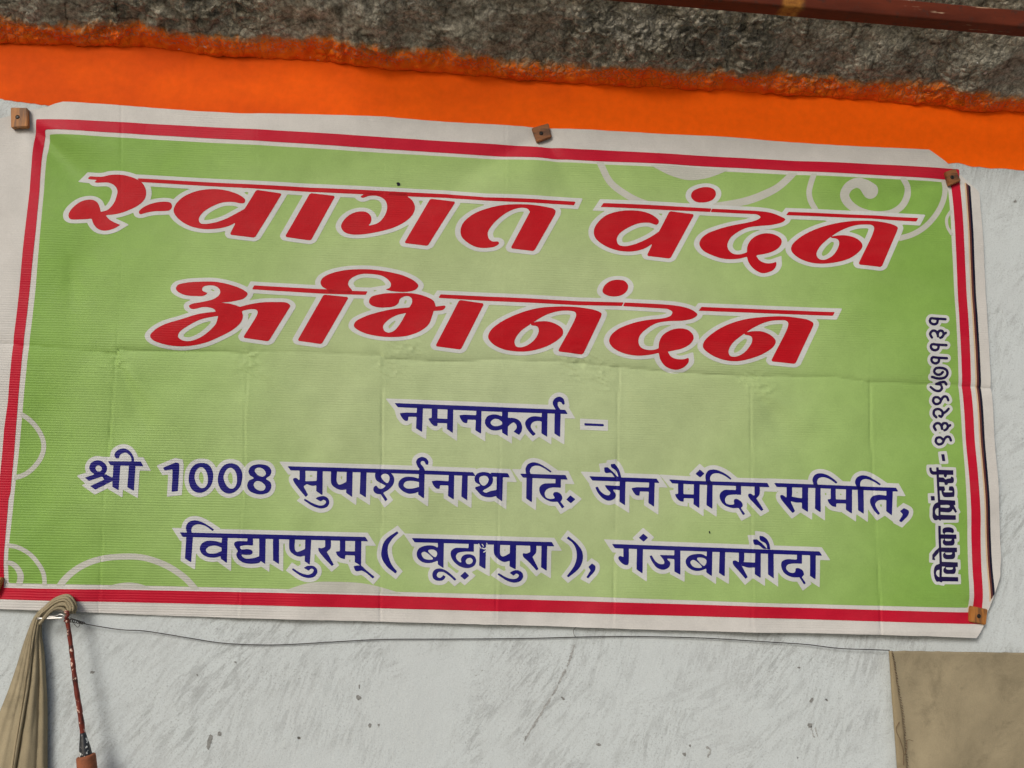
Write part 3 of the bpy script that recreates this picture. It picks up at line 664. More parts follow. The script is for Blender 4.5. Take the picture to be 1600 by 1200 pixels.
BAR2 = ('D', ['207,200c 700,221c 1048,242c 1036,269c 700,254c 187,230c']); BAR2B = ('E', ['448,217c 1100,246c 1450,268c 1435,296c 1080,272c 427,243c'])
RED3 = [('F', ['288,270 300,240 370,220 480,213 600,215 720,240 810,275 845,305 820,340 740,365 635,378c 700,383 750,395 785,408c 850,390 950,372 1060,368 1150,374 1174,397 1160,425c 1005,674r 808,647r 922,448 912,430 880,425 840,430 800,440c 808,480 790,530 730,585 640,635 520,685 400,710 290,713 180,695 110,665 92,635 120,595 200,545 330,505 470,465 600,447c 590,430 550,415 500,412 430,427 400,420 392,400 420,385 500,370 590,345 630,310 630,275 595,248 540,243 500,255 493,280 535,302c 510,322 430,325 360,317 310,295', Hh('618,480c 560,490 480,510 380,560 315,610 308,645 340,668 400,673 480,645 550,595 600,540')]),
        ('G', ['262,270c 220,245 208,215 225,180 290,145 400,120 520,113 640,118 760,138 860,165 940,205 970,240 950,270 890,287 800,287 740,278 708,267c 745,258 757,230 740,200 690,165 600,150 520,152 460,175 428,205 425,235 455,275c 450,300c 270,295c']),
        ('G', ['233,308r 429,328r 217,694r 28,668r']),
        ('G', ['595,385 585,362 600,330 680,305 800,297 930,300 1030,325 1090,360 1105,402c 1140,398 1178,395 1180,408 1160,428 1088,437c 1075,480 1050,540 980,595 880,630 760,640 640,630 530,600 468,555 480,520 550,480 660,445 780,420 900,408c 920,370 918,340 895,322 855,325 825,345 815,375 780,400 700,410 640,405', Hh('875,450c 800,470 730,510 695,555 705,590 735,605 780,590 820,545')]),
        ('G', ['1288,351r 1482,378r 1300,737r 1101,711r']),
        ('H', ['993,308 985,342c 848,627r 653,602r 795,322 788,298 740,287 660,290 560,320 450,385 360,450 318,520 330,560 370,568 430,545 480,500 505,445 495,410 445,398c 440,385c 500,370 580,370 650,395 690,430 692,470 650,515 560,565 440,597 330,600 220,580 140,535 112,490 130,440 200,380 330,315 480,270 620,255 760,255 890,270 960,288']),
        ('H', ['1000,140 1010,100 1050,62 1110,46 1170,55 1198,90 1190,132 1150,165 1090,177 1030,165']),
        ('H', ['1172,223c 1450,238c 1560,248 1650,265 1710,290 1737,318 1700,348 1620,365 1510,370 1420,385 1340,430 1290,480 1278,530 1295,570 1340,590 1390,592 1435,580c 1440,530 1465,480 1520,442 1590,425 1660,435 1700,470 1707,505 1680,545 1620,580 1507,605c 1530,640 1570,660 1630,663 1668,652c 1670,682 1640,720 1600,740 1550,742 1490,717 1450,667 1437,615c 1350,632 1250,635 1150,612 1080,572 1052,525 1065,480 1120,430 1230,385 1350,360 1480,345 1530,325 1540,298 1500,275 1480,273c 1158,252c']),
        ('I', ['1240,335 1230,372c 1103,648r 913,628r 1045,338 1030,315 970,310 880,322 780,365 680,430 610,490 580,550 590,585 630,593 690,570 740,520 765,470 758,437 700,420c 703,408c 770,395 840,397 910,425 950,470 935,510 870,560 760,605 640,628 530,615 430,570 380,520 390,475 450,415 560,350 700,305 850,285 1000,280 1120,292 1200,308'])]
BAR3 = ('F', ['895,240c 1455,268c @G 455,280c 575,284c 560,312c 230,302c @F 878,271c']); BAR4 = ('G', ['1142,308c @H 220,180c 820,213c 1165,222c 1150,250c 820,244c 0,203c @G 1125,335c']); BAR4B = ('I', ['368,207c 1402,248c 1388,277c 347,237c'])

J = [('J', ['112,162c 160,158c 230,160c 230,188c 170,187c 168,212 155,217 138,207 118,180', '230,120c 272,122c 266,293c 224,268c']),
     ('J', ['332,130c 373,132c 371,198c 440,202c 440,232c 371,230c 372,248 355,252 330,235 308,200c 322,195c 332,198c', '441,130c 481,132c 478,300c 437,272c']),
     ('J', ['522,177c 560,172c 640,176c 640,208c 580,206c 577,232c 555,228 535,208', '640,140c 676,142c 673,305c 633,280c']),
     ('J', ['830,195 795,175 755,170 715,185 699,220 710,252 745,278 790,280 830,262', Hh('818,222c 790,203 760,203 738,225 752,247 790,250 818,240c'), '818,145c 860,148c 857,320c 818,296c', '850,200 900,195 940,215 957,255 953,285 935,312c 897,290c 918,265 915,240 900,226 875,238 852,262c']),
     ('J', ['1093,150c 1133,152c 1130,325c 1090,300c', '1095,188c 1040,182 1000,195 978,225 985,260 1005,290 1032,319c 1052,305c 1025,275 1016,250 1030,225 1060,215 1095,218c']),
     ('J', ['1182,158c 1224,160c 1220,327c 1180,302c', '1193,140c 1175,112 1168,85 1185,58 1215,47 1243,62 1252,98c 1238,104c 1225,85 1207,83 1203,105 1213,125 1228,142c']),
     ('J', ['75,92c 1195,135c 1255,138c 1272,167c 680,148c 98,121c']), ('J', ['1387,230c 1520,237c 1520,253c 1387,247c'])]
K1 = [('K', ['148,180 165,147 205,132 245,145 268,175 268,205 245,232 215,240 180,225 155,205', Hh('190,187 200,170 215,168 232,180 235,195 220,210 200,205'), '118,251c 195,226c 245,226c 255,238c 145,275c', '155,310c 252,265c 232,238c 262,228c 316,256c 316,272c 190,335c', '316,150c 366,150c 352,340c 308,314c']),
      ('K', ['425,155c 470,155c 457,344c 412,318c', '440,145c 440,118 425,95 400,80 375,85 358,100 352,119c 335,119 322,105 325,80 350,58 385,50 420,62 445,90 458,120 458,145c']),
      ('K', ['275,138c 505,141c 523,174c 295,167c'])]
K2 = [('K', ['655,183c 745,147c 768,152c 770,170c 757,345c 714,350c 722,195c 667,203c']),
      ('K', ['832,260 845,200 880,160 925,150 970,162 998,205 1002,260 985,310 945,348 900,357 858,337 838,300', Hh('873,245 885,205 905,183 930,182 955,210 966,260 960,300 940,322 915,322 890,300')]),
      ('K', ['1035,265 1048,205 1082,164 1125,153 1170,166 1200,208 1203,262 1188,315 1150,352 1105,362 1065,342 1042,305', Hh('1075,250 1088,208 1108,187 1132,186 1158,212 1168,262 1162,303 1143,326 1118,326 1093,303')]),
      ('K', ['1246,210 1260,178 1295,162 1340,160 1385,175 1403,208 1390,240 1365,258 1395,283 1402,315 1385,350 1340,367 1290,362 1250,340 1237,305 1250,272 1282,255 1256,235', Hh('1288,200 1305,184 1330,184 1355,200 1365,225 1350,243 1325,242 1300,225'), Hh('1280,300 1295,278 1315,275 1345,290 1362,315 1350,338 1325,342 1295,328')])]
L_ = [('L', ['175,150c 215,152c 214,230 200,262c 234,326c 218,341c 175,290 135,235 130,215 150,208 175,228c', '195,255c 215,232c 290,230c 296,230c 296,258c 265,264 225,252c 195,272c', '296,155c 336,157c 333,330c 290,300c', '285,352c 305,340 345,335 372,352 380,380 366,408 325,420 270,405 203,362c 213,352c 270,385 320,400 348,392 358,372 340,360 322,372c']),
      ('L', ['392,160c 434,161c 432,235 445,255 470,250 502,233c 502,288c 460,292 420,277 395,250', '500,160c 542,162c 538,342c 496,312c']), ('L', ['596,165c 638,167c 633,345c 590,318c']),
      ('L', ['700,165c 745,165c 800,172 828,208 822,255 790,290 752,312c 783,358c 768,371c 735,322c 705,318 686,300 688,272 705,262 720,280 737,285 760,275 770,262c 735,245 705,225 696,200', Hh('738,195 765,180 790,190 797,215 782,245 755,228')]),
      ('L', ['1010,158c 988,125 980,100 990,78 1020,65 1050,75 1065,98 1063,120c 1047,117c 1035,95 1015,95 1012,112 1030,135 1040,158c', '1000,150c 1040,152c 1035,353c 995,325c', '1002,215c 955,203 900,205 865,230 858,265 885,298 930,318 970,315 1000,303c', Hh('1000,238c 950,230 910,235 893,258 910,280 950,283 1000,272c'), '1000,150c 1040,152c 1035,353c 995,325c']),
      ('L', ['1088,232c 1120,227c 1205,232c 1205,262c 1145,260c 1142,285c 1120,282 1098,258', '1205,188c 1243,190c 1240,360c 1200,334c']), ('L', ['1297,190c 1336,192c 1333,365c 1292,338c']),
      ('M', ['5,120 25,90 70,80 115,92 133,130 120,170 85,195 62,210 80,222 120,210 160,203c 160,245c 110,255 60,245 25,212 8,187 45,172 12,150', Hh('38,120 60,107 90,110 102,130 95,155 70,175 45,160'), '158,85c 202,88c 196,283c 156,255c', '115,84c 235,88c 250,118c 130,112c']),
      ('L', ['92,128c 730,147c 1372,170c 1390,197c 730,175c 112,157c'])]
M1 = [('M', ['320,90c 635,100c 650,132c 340,118c']), ('M', ['362,95c 358,55 375,25 410,12 450,20 500,48 540,75c 530,83c 480,50 440,35 405,42 388,70 395,95c', '365,92c 407,94c 402,290c 362,262c']),
      ('M', ['565,120c 603,122c 603,188c 540,187 505,200 490,225 500,255 530,265 560,258 548,235 555,220 580,218 605,235 613,262 600,285c 628,320c 610,331c 580,285c 530,283 485,260 458,225 455,185 480,162 530,157 565,157c']), ('M', ['640,270c 668,240c 703,267c 672,296c'])]
M2 = [('M', ['798,108c 1265,125c 1285,155c 820,138c']), ('M', ['905,170c 1010,175c 1010,205c 965,202 985,235 975,262 935,278 895,262 860,225 840,185c 857,180c 880,215 915,238 940,237 945,220 925,200', '1010,135c 1050,137c 1047,310c 1008,285c', '948,25c 975,22c 995,45 1010,75 1022,122c 1003,118c 985,70 950,45', '900,48c 925,45c 960,75 1003,118c 975,115c 950,85 910,85']),
      ('M', ['1090,190c 1130,184c 1213,186c 1213,215c 1150,213c 1147,242c 1125,240 1105,218', '1213,148c 1252,150c 1248,320c 1208,293c'])]
N1 = [('M', ['1350,130c @N 0,140c 515,155c 532,185c 0,165c @M 1372,158c']), ('M', ['1412,150c 1450,152c 1449,232c 1522,234c 1522,262c 1452,260c 1450,285c 1425,280 1400,255 1392,232c 1412,230c', '1520,155c 1560,157c 1558,330c 1518,302c']), ('N', ['20,92c 50,62c 82,90c 52,118c']),
      ('N', ['92,147c 88,105 105,72 140,62 180,70 230,95 268,125c 260,133c 215,103 170,88 135,95 120,120 125,147c', '100,142c 138,144c 136,335c 95,308c']), ('N', ['297,158c 333,160c 333,237c 270,236 235,245 222,270 230,295 260,305 285,300 282,280 290,265 310,268 338,290 343,315 330,328c 360,370c 345,378c 315,328c 270,328 215,305 188,265 188,230 215,205 260,203 297,205c']),
      ('N', ['425,160c 462,162c 460,235 438,262c 488,340c 472,349c 425,300 385,255 380,235 395,228 425,245c'])]
N2 = [('N', ['562,155c 850,165c 1400,188c 1415,215c 845,190c 580,183c']), ('N', ['648,180c 687,182c 685,250 672,272c 708,350c 690,363c 640,305 608,262 604,242 620,238 648,258c', '668,262c 688,250c 757,262c 757,290c 715,290 672,280c', '757,185c 800,187c 797,357c 755,330c']),
      ('N', ['838,172c 830,130 845,100 875,88 920,95 965,120 1002,150c 992,160c 950,130 900,115 870,125 862,150 868,172c', '850,168c 886,170c 885,360c 845,333c']), ('N', ['955,190c 990,192c 990,268c 1062,270c 1062,297c 992,296c 993,322c 965,315 940,290 932,268c 955,266c', '1060,195c 1103,197c 1100,368c 1058,340c']),
      ('N', ['1135,187c 1122,145 1138,115 1170,102 1215,110 1260,135 1300,163c 1290,172c 1240,140 1190,128 1165,140 1158,165 1162,187c', '1140,183c 1182,185c 1182,370c 1142,343c']), ('N', ['1335,200c 1378,202c 1375,380c 1335,350c', '1337,243c 1280,237 1240,250 1225,275 1230,305 1250,340 1280,376c 1294,367c 1268,325 1262,300 1275,280 1300,272 1337,273c']),
      ('N', ['1428,350c 1455,328c 1488,348 1485,375 1440,427c 1423,418c 1448,372c'])]
O1 = [('O', ['105,140c 1385,172c 1405,203c 125,172c']), ('O', ['155,145c 148,105 165,72 205,57 255,68 305,95 343,120c 333,132c 285,98 235,85 200,95 185,120 188,145c', '152,142c 198,144c 183,348c 140,322c']),
      ('O', ['400,215c 350,200 290,200 255,220 243,250 255,285 290,308 340,315 395,303c', Hh('394,245c 350,232 305,240 285,262 300,283 350,285 394,270c'), '398,165c 438,167c 430,353c 388,322c']),
      ('O', ['572,172c 610,174c 610,232c 550,230 520,240 530,257 575,256 605,268 603,290 560,296 530,294 550,318 600,320 655,305c 658,345 600,358 545,350 508,325 495,290 505,270 490,245 480,220 490,205 530,200 572,202c', '652,178c 697,180c 693,360c 652,332c']), ('O', ['747,182c 790,184c 788,360c 747,335c']),
      ('O', ['860,178c 900,180c 898,255 910,275 935,270 972,253c 972,300c 930,308 885,290 862,260', '970,180c 1012,182c 1003,365c 967,340c', '960,385c 985,372 1025,372 1050,390 1055,415 1035,445 995,455 940,440 877,398c 885,387c 940,420 990,432 1020,420 1030,400 1015,390 995,405c']),
      ('O', ['1108,183c 1148,185c 1145,250 1120,275c 1168,362c 1155,373c 1095,310 1062,265 1062,248 1085,250 1108,240c']), ('O', ['1210,183c 1248,185c 1247,270c 1316,272c 1316,300c 1247,298c 1245,325c 1215,318 1190,295 1182,273c 1210,270c', '1314,188c 1358,190c 1356,372c 1312,345c', '1303,373c 1355,370 1390,400 1448,447c 1437,460c 1390,420 1360,405 1320,408'])]
Q1 = [('Q', ['182,88c 193,100c 150,140 120,190 120,250 145,320 182,366c 170,380c 115,335 75,270 75,215 100,150'])]
Q2 = [('Q', ['283,135c 1250,163c 1268,193c 303,165c']), ('Q', ['468,205c 430,188 380,188 335,205 317,240 325,275 360,303 410,308 468,290c', Hh('395,222 430,215 455,230 458,250 445,268'), Hh('350,240 372,230 430,280 400,285 365,275'), '463,158c 505,160c 502,343c 463,318c', '425,385 440,355 480,345 520,360 560,390 592,420c 580,430c 540,395 500,370 465,372 455,395 470,410 490,405 500,390c 518,402c 500,425 465,430 435,418']),
      ('Q', ['675,170c 712,172c 712,230c 640,230 600,240 588,262 600,290 625,305 622,280 640,255 680,247 715,260 728,290 715,325 675,343 625,335 580,305 553,260 555,225 580,205 630,203 675,205c', Hh('655,292 670,275 690,273 703,285 702,303 685,315 662,312')]), ('Q', ['618,397c 650,367c 680,395c 648,423c']), ('Q', ['752,172c 795,174c 792,350c 748,325c']),
      ('Q', ['848,174c 893,176c 893,245 905,262 925,258 962,238c 962,290c 920,300 880,280 852,245', '960,176c 1003,178c 1000,352c 957,330c', '957,375c 985,360 1020,358 1045,375 1052,400 1035,430 995,443 945,432 873,386c 883,376c 940,408 985,418 1015,408 1022,390 1005,380 985,395c']),
      ('Q', ['1100,176c 1142,178c 1140,235 1115,265c 1158,348c 1145,360c 1090,300 1050,260 1050,240 1070,242 1100,232c']), ('Q', ['1178,180c 1218,182c 1215,362c 1175,337c'])]
Q3 = [('Q', ['1365,123c 1425,175 1462,230 1465,290 1440,345 1365,408c 1355,398c 1405,330 1422,280 1420,220 1395,170 1353,138c']), ('Q', ['1505,335c 1530,312c 1553,330 1550,360 1503,415c 1490,408c 1520,360c'])]
R1 = [('R', ['112,132c 1540,183c 1560,213c 132,162c']), ('R', ['190,160c 228,162c 228,235 222,275 200,277 170,255 155,228 165,215 190,222c', '283,165c 325,167c 322,337c 280,308c']), ('R', ['297,90c 328,60c 360,88c 330,117c']),
      ('R', ['440,208c 542,210c 542,237c 490,235 512,260 505,290 465,310 420,295 385,250 370,215c 385,210c 410,250 440,270 470,268 470,250', '540,175c 582,177c 582,345c 540,322c']), ('R', ['765,220c 730,202 680,202 640,215 618,245 625,280 660,310 710,318 765,300c', Hh('695,230 730,226 758,240 760,262 745,284'), Hh('650,255 670,241 730,292 700,297 665,285'), '763,178c 802,180c 800,355c 760,328c']),
      ('R', ['852,180c 890,182c 888,357c 848,332c']), ('R', ['983,188c 1020,190c 1018,250 1000,275c 1045,360c 1030,373c 985,320 945,272 942,250 960,245 983,258c', '1000,268c 1018,256c 1096,260c 1096,293c 1050,295 1005,282c', '1095,190c 1135,192c 1135,368c 1093,340c']),
      ('R', ['1185,190c 1225,192c 1225,370c 1185,342c', '1125,75c 1150,78c 1175,95 1195,130 1202,170c 1182,168c 1170,130 1130,105', '1078,100c 1108,100c 1140,125 1182,168c 1152,165c 1120,140 1088,135']), ('R', ['1385,200c 1420,202c 1420,268c 1360,267 1320,275 1310,300 1330,325 1365,330 1375,315 1375,300 1395,298 1425,315 1433,345 1418,360c 1448,402c 1435,412c 1402,362c 1350,360 1300,335 1278,295 1280,255 1310,238 1385,240c']),
      ('R', ['1475,200c 1515,202c 1515,378c 1475,352c'])]

def letters(word, mat, h, lift, name='letter', rad=2.2):
    shs = [Shape(r, it) for r, it in word]
    for s in shs: shape_piece(name, s, h, lift, mat, banner)
    return shs
HH = 1.5
w1 = letters(RED1 + [BAR1], M['red'], HH, 1.0); halo_piece('letter_outline', w1, HH, 5.9, .75, M['ink_white'], banner, .70)
w2 = letters(RED2 + [BAR2, BAR2B], M['red'], HH, 1.0); halo_piece('letter_outline', w2, HH, 5.9, .75, M['ink_white'], banner, .70)
w3 = letters(RED3 + [BAR3, BAR4, BAR4B], M['red'], HH, 1.0); halo_piece('letter_outline', w3, HH, 5.9, .75, M['ink_white'], banner, .70)
for wd in (J, K1 + K2, L_ + M1 + M2 + N1 + N2, O1 + Q1 + Q2 + Q3 + R1):
    sh = letters(wd, M['blue'], 1.2, 1.0); halo_piece('letter_outline', sh, 1.3, 6.7, .75, M['ink_white'], banner, 1.0, 2.6)

def digits():
    def sh_(s, dx, dy): return ' '.join('%g,%g' % (float(a.split(',')[0]) + dx, float(a.split(',')[1]) + dy) for a in s.split())
    one = '233,112 150,108 108,106 98,125 110,148 140,156 162,142 165,112'
    tr = ['115,268 100,237 118,212 145,212 163,235 168,258', '165,235 178,212 205,212 217,238 205,262 188,270', '217,240 236,228']
    nine = '262,797 250,768 225,766 205,790 190,820 155,830 134,806 145,775 175,772 198,792'
    g = []
    def add(items, r=11): g.append(('V', [S(r, i) for i in items]))
    add([one]); add(tr); add([sh_(one, 8, 220)]); add([sh_(one, 14, 330)])
    add(['122,600 180,613 235,603 256,570 243,538 195,523 150,530 138,555 160,578 195,578 215,558'])
    add(['253,662 235,642 200,645 165,658', '165,658 205,665 213,695 190,718 150,712 116,685']); add([nine])
    add(['160,942 138,915 145,882 180,872 208,890 215,915 200,938 185,930', '212,912 240,895 264,870']); add([sh_(s, 40, 782) for s in tr]); add([sh_(nine, 20, 342)])
    return g
V2 = [('W', ['180,152c 205,150c 212,205c 187,205c']),
      ('d', ['225,70c 275,72c 300,760c 255,760c', '90,75c 135,75c 140,120 165,147 240,150c 240,215c 150,215 108,180 92,130', '240,118c 560,128c 562,222c 440,218c 430,255c 405,275c 375,250c 375,215c 245,215c', '250,265c 370,270c 410,312c 445,295c 510,285c 515,250c 560,268 572,320 560,372 520,382 455,385c 445,418c 392,416c 385,370c 255,360c']),
      ('d', ['270,440c 385,445c 400,525c 270,530c', '320,515c 400,520c 365,545c 385,562c 540,560c 540,535c 465,525c 480,445c 550,448 575,500 580,590 570,650c 450,658 370,650 335,590']), ('d', ['115,635c 190,635c 195,722c 120,722c']),
      ('d', ['270,705c 590,722c 598,812c 565,815c 632,940c 600,968c 545,885c 530,925 480,955 400,952 275,942c', Hh('305,812c 470,815 487,836 470,860 308,858c')]),
      ('d', ['280,1000c 610,1012c 615,1102c 320,1100c 320,1120c 280,1110c', '262,752c 200,780 155,850 150,950 155,1050 190,1105 235,1110 265,1095c 320,1120c 310,1000c 300,752c', Hh('264,868c 220,885 200,945 220,1000 267,1024c')]),
      ('e', ['258,75c 308,80c 322,1040c 280,1040c']), ('e', ['385,245c 345,205 345,135 390,108 490,108 545,140 553,195 530,215 505,205 400,203 385,218c', '385,200c 420,200c 420,180c 385,180c', '280,235c 600,240c 605,322c 285,318c', '380,318c 350,350 345,400 380,440 460,447 540,440 568,400 562,318c', Hh('385,325c 515,325c 500,353 395,353')]),
      ('e', ['270,480c 612,485c 612,572c 270,562c', '385,565c 340,610 345,665 385,695 470,700 545,690 575,640 570,565c', Hh('385,577c 520,577c 505,609 395,609'), '272,483c 200,545 145,615c 145,712c 200,716c 185,668c 262,580c']),
      ('e', ['285,745c 620,758c 620,845c 285,835c', '385,835c 345,880 350,940 385,970 460,972 545,968 578,910 572,840c', Hh('385,852c 525,852c 510,886 400,886'), '290,1025c 615,1032c 615,1112c 335,1112c 330,1135c 290,1125c', '272,782c 205,820 180,900 185,1000 205,1080 235,1122 270,1115c 330,1135c 322,1030c 300,785c', Hh('282,893c 235,910 220,960 245,1015 287,1037c')])]
dg = letters(digits(), M['ink'], .9, 1.0); halo_piece('letter_outline', dg, 1.2, 4.4, .75, M['ink_white'], banner, 1.0, 1.3)
v2 = letters(V2, M['ink'], .7, 1.0); halo_piece('letter_outline', v2, 1.2, 4.6, .75, M['ink_white'], banner, 1.0, 1.3)
# the folded-over corner threads beside the top left clip
def tube(pts, r, seg=8, name=None, mat=None, parent=None, closed_caps=True):
    pts = np.array(pts, float); n = len(pts); rr = np.full(n, r) if np.isscalar(r) else np.array(r, float)
    V = []; up = np.array([0.03, 1, .02])
    for i in range(n):
        d = pts[min(i + 1, n - 1)] - pts[max(i - 1, 0)]; d /= np.linalg.norm(d) + 1e-12
        s = np.cross(d, up); s /= np.linalg.norm(s) + 1e-12; u = np.cross(s, d)
        for k in range(seg): a = 2 * math.pi * k / seg; V.append(pts[i] + rr[i] * (s * math.cos(a) + u * math.sin(a)))
    f = [(i * seg + k, i * seg + (k + 1) % seg, (i + 1) * seg + (k + 1) % seg, (i + 1) * seg + k) for i in range(n - 1) for k in range(seg)]
    if closed_caps: f += [tuple(range(seg))[::-1], tuple(range((n - 1) * seg, n * seg))]
    return np.array(V), f
def smooth_path(p, m=8):
    p = [tuple(map(float, q)) for q in p]; out = []
    for i in range(len(p) - 1):
        p0 = p[i - 1] if i else tuple(2 * a - b for a, b in zip(p[0], p[1])); p3 = p[i + 2] if i + 2 < len(p) else tuple(2 * a - b for a, b in zip(p[-1], p[-2]))
        for k in range(m):
            t = k / m; out.append(tuple(.5 * (2 * b + (c - a) * t + (2 * a - 5 * b + 4 * c - d) * t * t + (3 * b - a - 3 * c + d) * t ** 3) for a, b, c, d in zip(p0, p[i], p[i + 1], p3)))
    out.append(p[-1]); return np.array(out)
def pxpath(p, off=None, m=8):
    q = smooth_path(p, m); return P(q[:, 0], q[:, 1], q[:, 2] if q.shape[1] > 2 else off)

# small marks on the sheet: a speck and a scratch
for nm, s in (('speck', '620,288 624,287.5 626,291 622,293'), ('speck', '1105,829 1107,831 1106.5,834 1105,832')):
    shape_piece(nm, Shape('X', [s]), .8, 1.15, M['black'], banner)
shape_piece('scuff', Shape('Q', [S(3, '745,175 755,195 760,205'), S(3, '768,178 778,192'), S(4, '770,205 785,210 800,200 795,222 780,232'), S(3, '800,170 806,185')]), .8, 1.2, M['ink_white'], banner)

# ------------------------------------------------------------------ wooden clips screwed over the edge
def clip(corners, depth, label, mat='wood', scr=None, cracked=False):
    c = np.array(corners, float); ctr = c.mean(0)
    base = PW(c[:, 0], c[:, 1], .0045); o = base.mean(0)
    e = empty('wooden_clip', tuple(o.tolist())); tag(e, label, 'wooden clip', 'wooden clips screwed through the banner edge')
    bm = bmesh.new()
    fr = [bm.verts.new(Vector(b - o - np.array([0, depth, 0]))) for b in base]; bk = [bm.verts.new(Vector(b - o)) for b in base]
    bm.faces.new(fr); bm.faces.new(bk[::-1])
    for i in range(4): bm.faces.new((fr[i], bk[i], bk[(i + 1) % 4], fr[(i + 1) % 4]))
    bmesh.ops.recalc_face_normals(bm, faces=bm.faces)
    bmesh.ops.bevel(bm, geom=list(bm.edges), offset=.0014, segments=2, affect='EDGES')
    me = bpy.data.meshes.new('block'); bm.to_mesh(me); bm.free(); me.materials.append(M[mat]); b = bpy.data.objects.new('block', me); col.objects.link(b); b.parent = e
    s = np.array(scr if scr else ctr); sc = PW(s[0], s[1], .0045 + depth) - o
    # screw: dark recess ring, head and slot
    bm = bmesh.new(); prof = [(.0042, .0006), (.0040, -.0002), (.0030, -.0012), (.0022, -.0004), (0.0, -.0006)]
    rings = []
    for r, y in prof: rings.append([bm.verts.new((sc[0] + r * math.cos(k * math.pi / 8), sc[1] - .0001 + y, sc[2] + r * math.sin(k * math.pi / 8))) for k in range(16)] if r else [bm.verts.new((sc[0], sc[1] + y, sc[2]))])
    for a, b_ in zip(rings, rings[1:]):
        for k in range(16):
            if len(b_) > 1: bm.faces.new((a[k], a[(k + 1) % 16], b_[(k + 1) % 16], b_[k]))
            else: bm.faces.new((a[k], a[(k + 1) % 16], b_[0]))
    bmesh.ops.recalc_face_normals(bm, faces=bm.faces)
    me = bpy.data.meshes.new('screw'); bm.to_mesh(me); bm.free(); me.materials.append(M['screw']); b = bpy.data.objects.new('screw', me); col.objects.link(b); b.parent = e
    return e
clip([(22, 173), (48, 173.5), (48.5, 203), (22.5, 204.5)], .011, 'light brown wooden clip at the banner\'s top left corner', 'wood', (33, 188))
clip([(830, 204), (856, 196.5), (861, 218), (838, 226)], .009, 'tilted cracked wooden clip at the middle of the banner\'s top edge', 'wood2', (844.5, 212.5))
clip([(1472, 272), (1488, 266.5), (1496.5, 286), (1478, 294)], .009, 'tilted dark wooden clip at the banner\'s top right corner', 'wood2', (1482.5, 280.5))
clip([(1511, 945.5), (1537.5, 951), (1534.5, 975.5), (1509, 970)], .009, 'orange brown wooden clip at the banner\'s lower right corner', 'wood', (1523.5, 961.5))
clip([(-20, 900), (10, 901.5), (0, 930), (-28, 932)], .012, 'wooden clip at the banner\'s lower left corner, cut by the photo\'s edge', 'wood', (-10, 916))

# ------------------------------------------------------------------ canvas sheet hanging at the lower right
def right_canvas():
    e0 = PW(1470, 1016, .012); e = empty('canvas_sheet', tuple(e0.tolist())); tag(e, 'flat beige canvas sheet with frayed hem hanging at the lower right', 'canvas sheet')
    LX = lambda y: np.interp(y, [1014, 1016, 1100, 1200, 1700], [1383, 1384, 1390, 1397, 1430])
    nu, nv = 150, 150
    u = np.linspace(0, 1, nu); v = np.linspace(0, 1, nv); U, Vv = np.meshgrid(u, v)
    y = 1015.5 + 3.2 * U * 2.4 + Vv * 560 + .5 * vn(U * 60, U * 0, 81) * (Vv < .01); x = LX(y) + U * 520
    off = 11 + 3.5 * vn(x / 130, y / 260, 83) + 1.6 * vn((x + y) / 70, (y - x) / 120, 84) + 1.0 * vn(x / 30, y / 30, 85) * .5 + 3 * np.exp(-U * 40)
    V = PW(x, y, off / 1000).reshape(-1, 3)
    f = [(j * nu + i, (j + 1) * nu + i, (j + 1) * nu + i + 1, j * nu + i + 1) for j in range(nv - 1) for i in range(nu - 1)]
    o = mesh_obj('cloth', V, f, M['canvas'], e, True)
    md = o.modifiers.new('thickness', 'SOLIDIFY'); md.thickness = .0014; md.offset = 0
    # folded hem down the left edge
    ys = np.linspace(1015, 1560, 160); xl = LX(ys); xr = np.interp(ys, [1015, 1044, 1072, 1106, 1143, 1200, 1560], [1388.5, 1393, 1398, 1404, 1408, 1412, 1440]) + .6 * vn(ys / 7, ys * 0, 87)
    rows = []
    for k, (t, lift) in enumerate(((0, 13.0), (.04, 17.0), (.3, 18.4), (.7, 18.2), (.93, 17.4), (1.0, 13.5))):
        xx = xl + (xr - xl) * t; wob = 1 * vn(ys / 15, ys * 0 + k, 88)
        oo = 3.5 * vn(xx / 130, ys / 260, 83) + 1.6 * vn((xx + ys) / 70, (ys - xx) / 120, 84) + lift + wob * .4
        rows.append(PW(xx - .4, ys, oo / 1000))
    V = np.concatenate(rows); n = len(ys)
    f = [(k * n + i, k * n + i + 1, (k + 1) * n + i + 1, (k + 1) * n + i) for k in range(5) for i in range(n - 1)]
    mesh_obj('hem', V, f, M['hem'], e, True)
    # stitches along the hem
    vv = []; ff = []
    for yy in np.arange(1018, 1400, 4.2):
        xx = float(np.interp(yy, ys, xr)) - 1.0 + random.uniform(-.5, .5); a = PW(xx - 1.6, yy + random.uniform(-.5, .5), .0192); b = PW(xx + 1.4, yy + 2.4, .0180)
        q, g = tube([a, (a + b) / 2 + [0, -.0007, 0], b], .0006, 5); ff += [tuple(k + len(vv) for k in z) for z in g]; vv += q.tolist()
    tag(mesh_obj('stitching', np.array(vv), ff, M['thread'], e, True), kind='stuff')
    q, g = tube(pxpath([(1413, 1180), (1417, 1170), (1417, 1158), (1421, 1156), (1427, 1158)], .021), .00045, 5); mesh_obj('loose_thread', q, g, M['thread'], e)
    q, g = tube(pxpath([(1405, 1128), (1400, 1140), (1406, 1155), (1411, 1172), (1412, 1195)], .0215), .00055, 5); mesh_obj('loose_thread', q, g, M['thread'], e)
right_canvas()

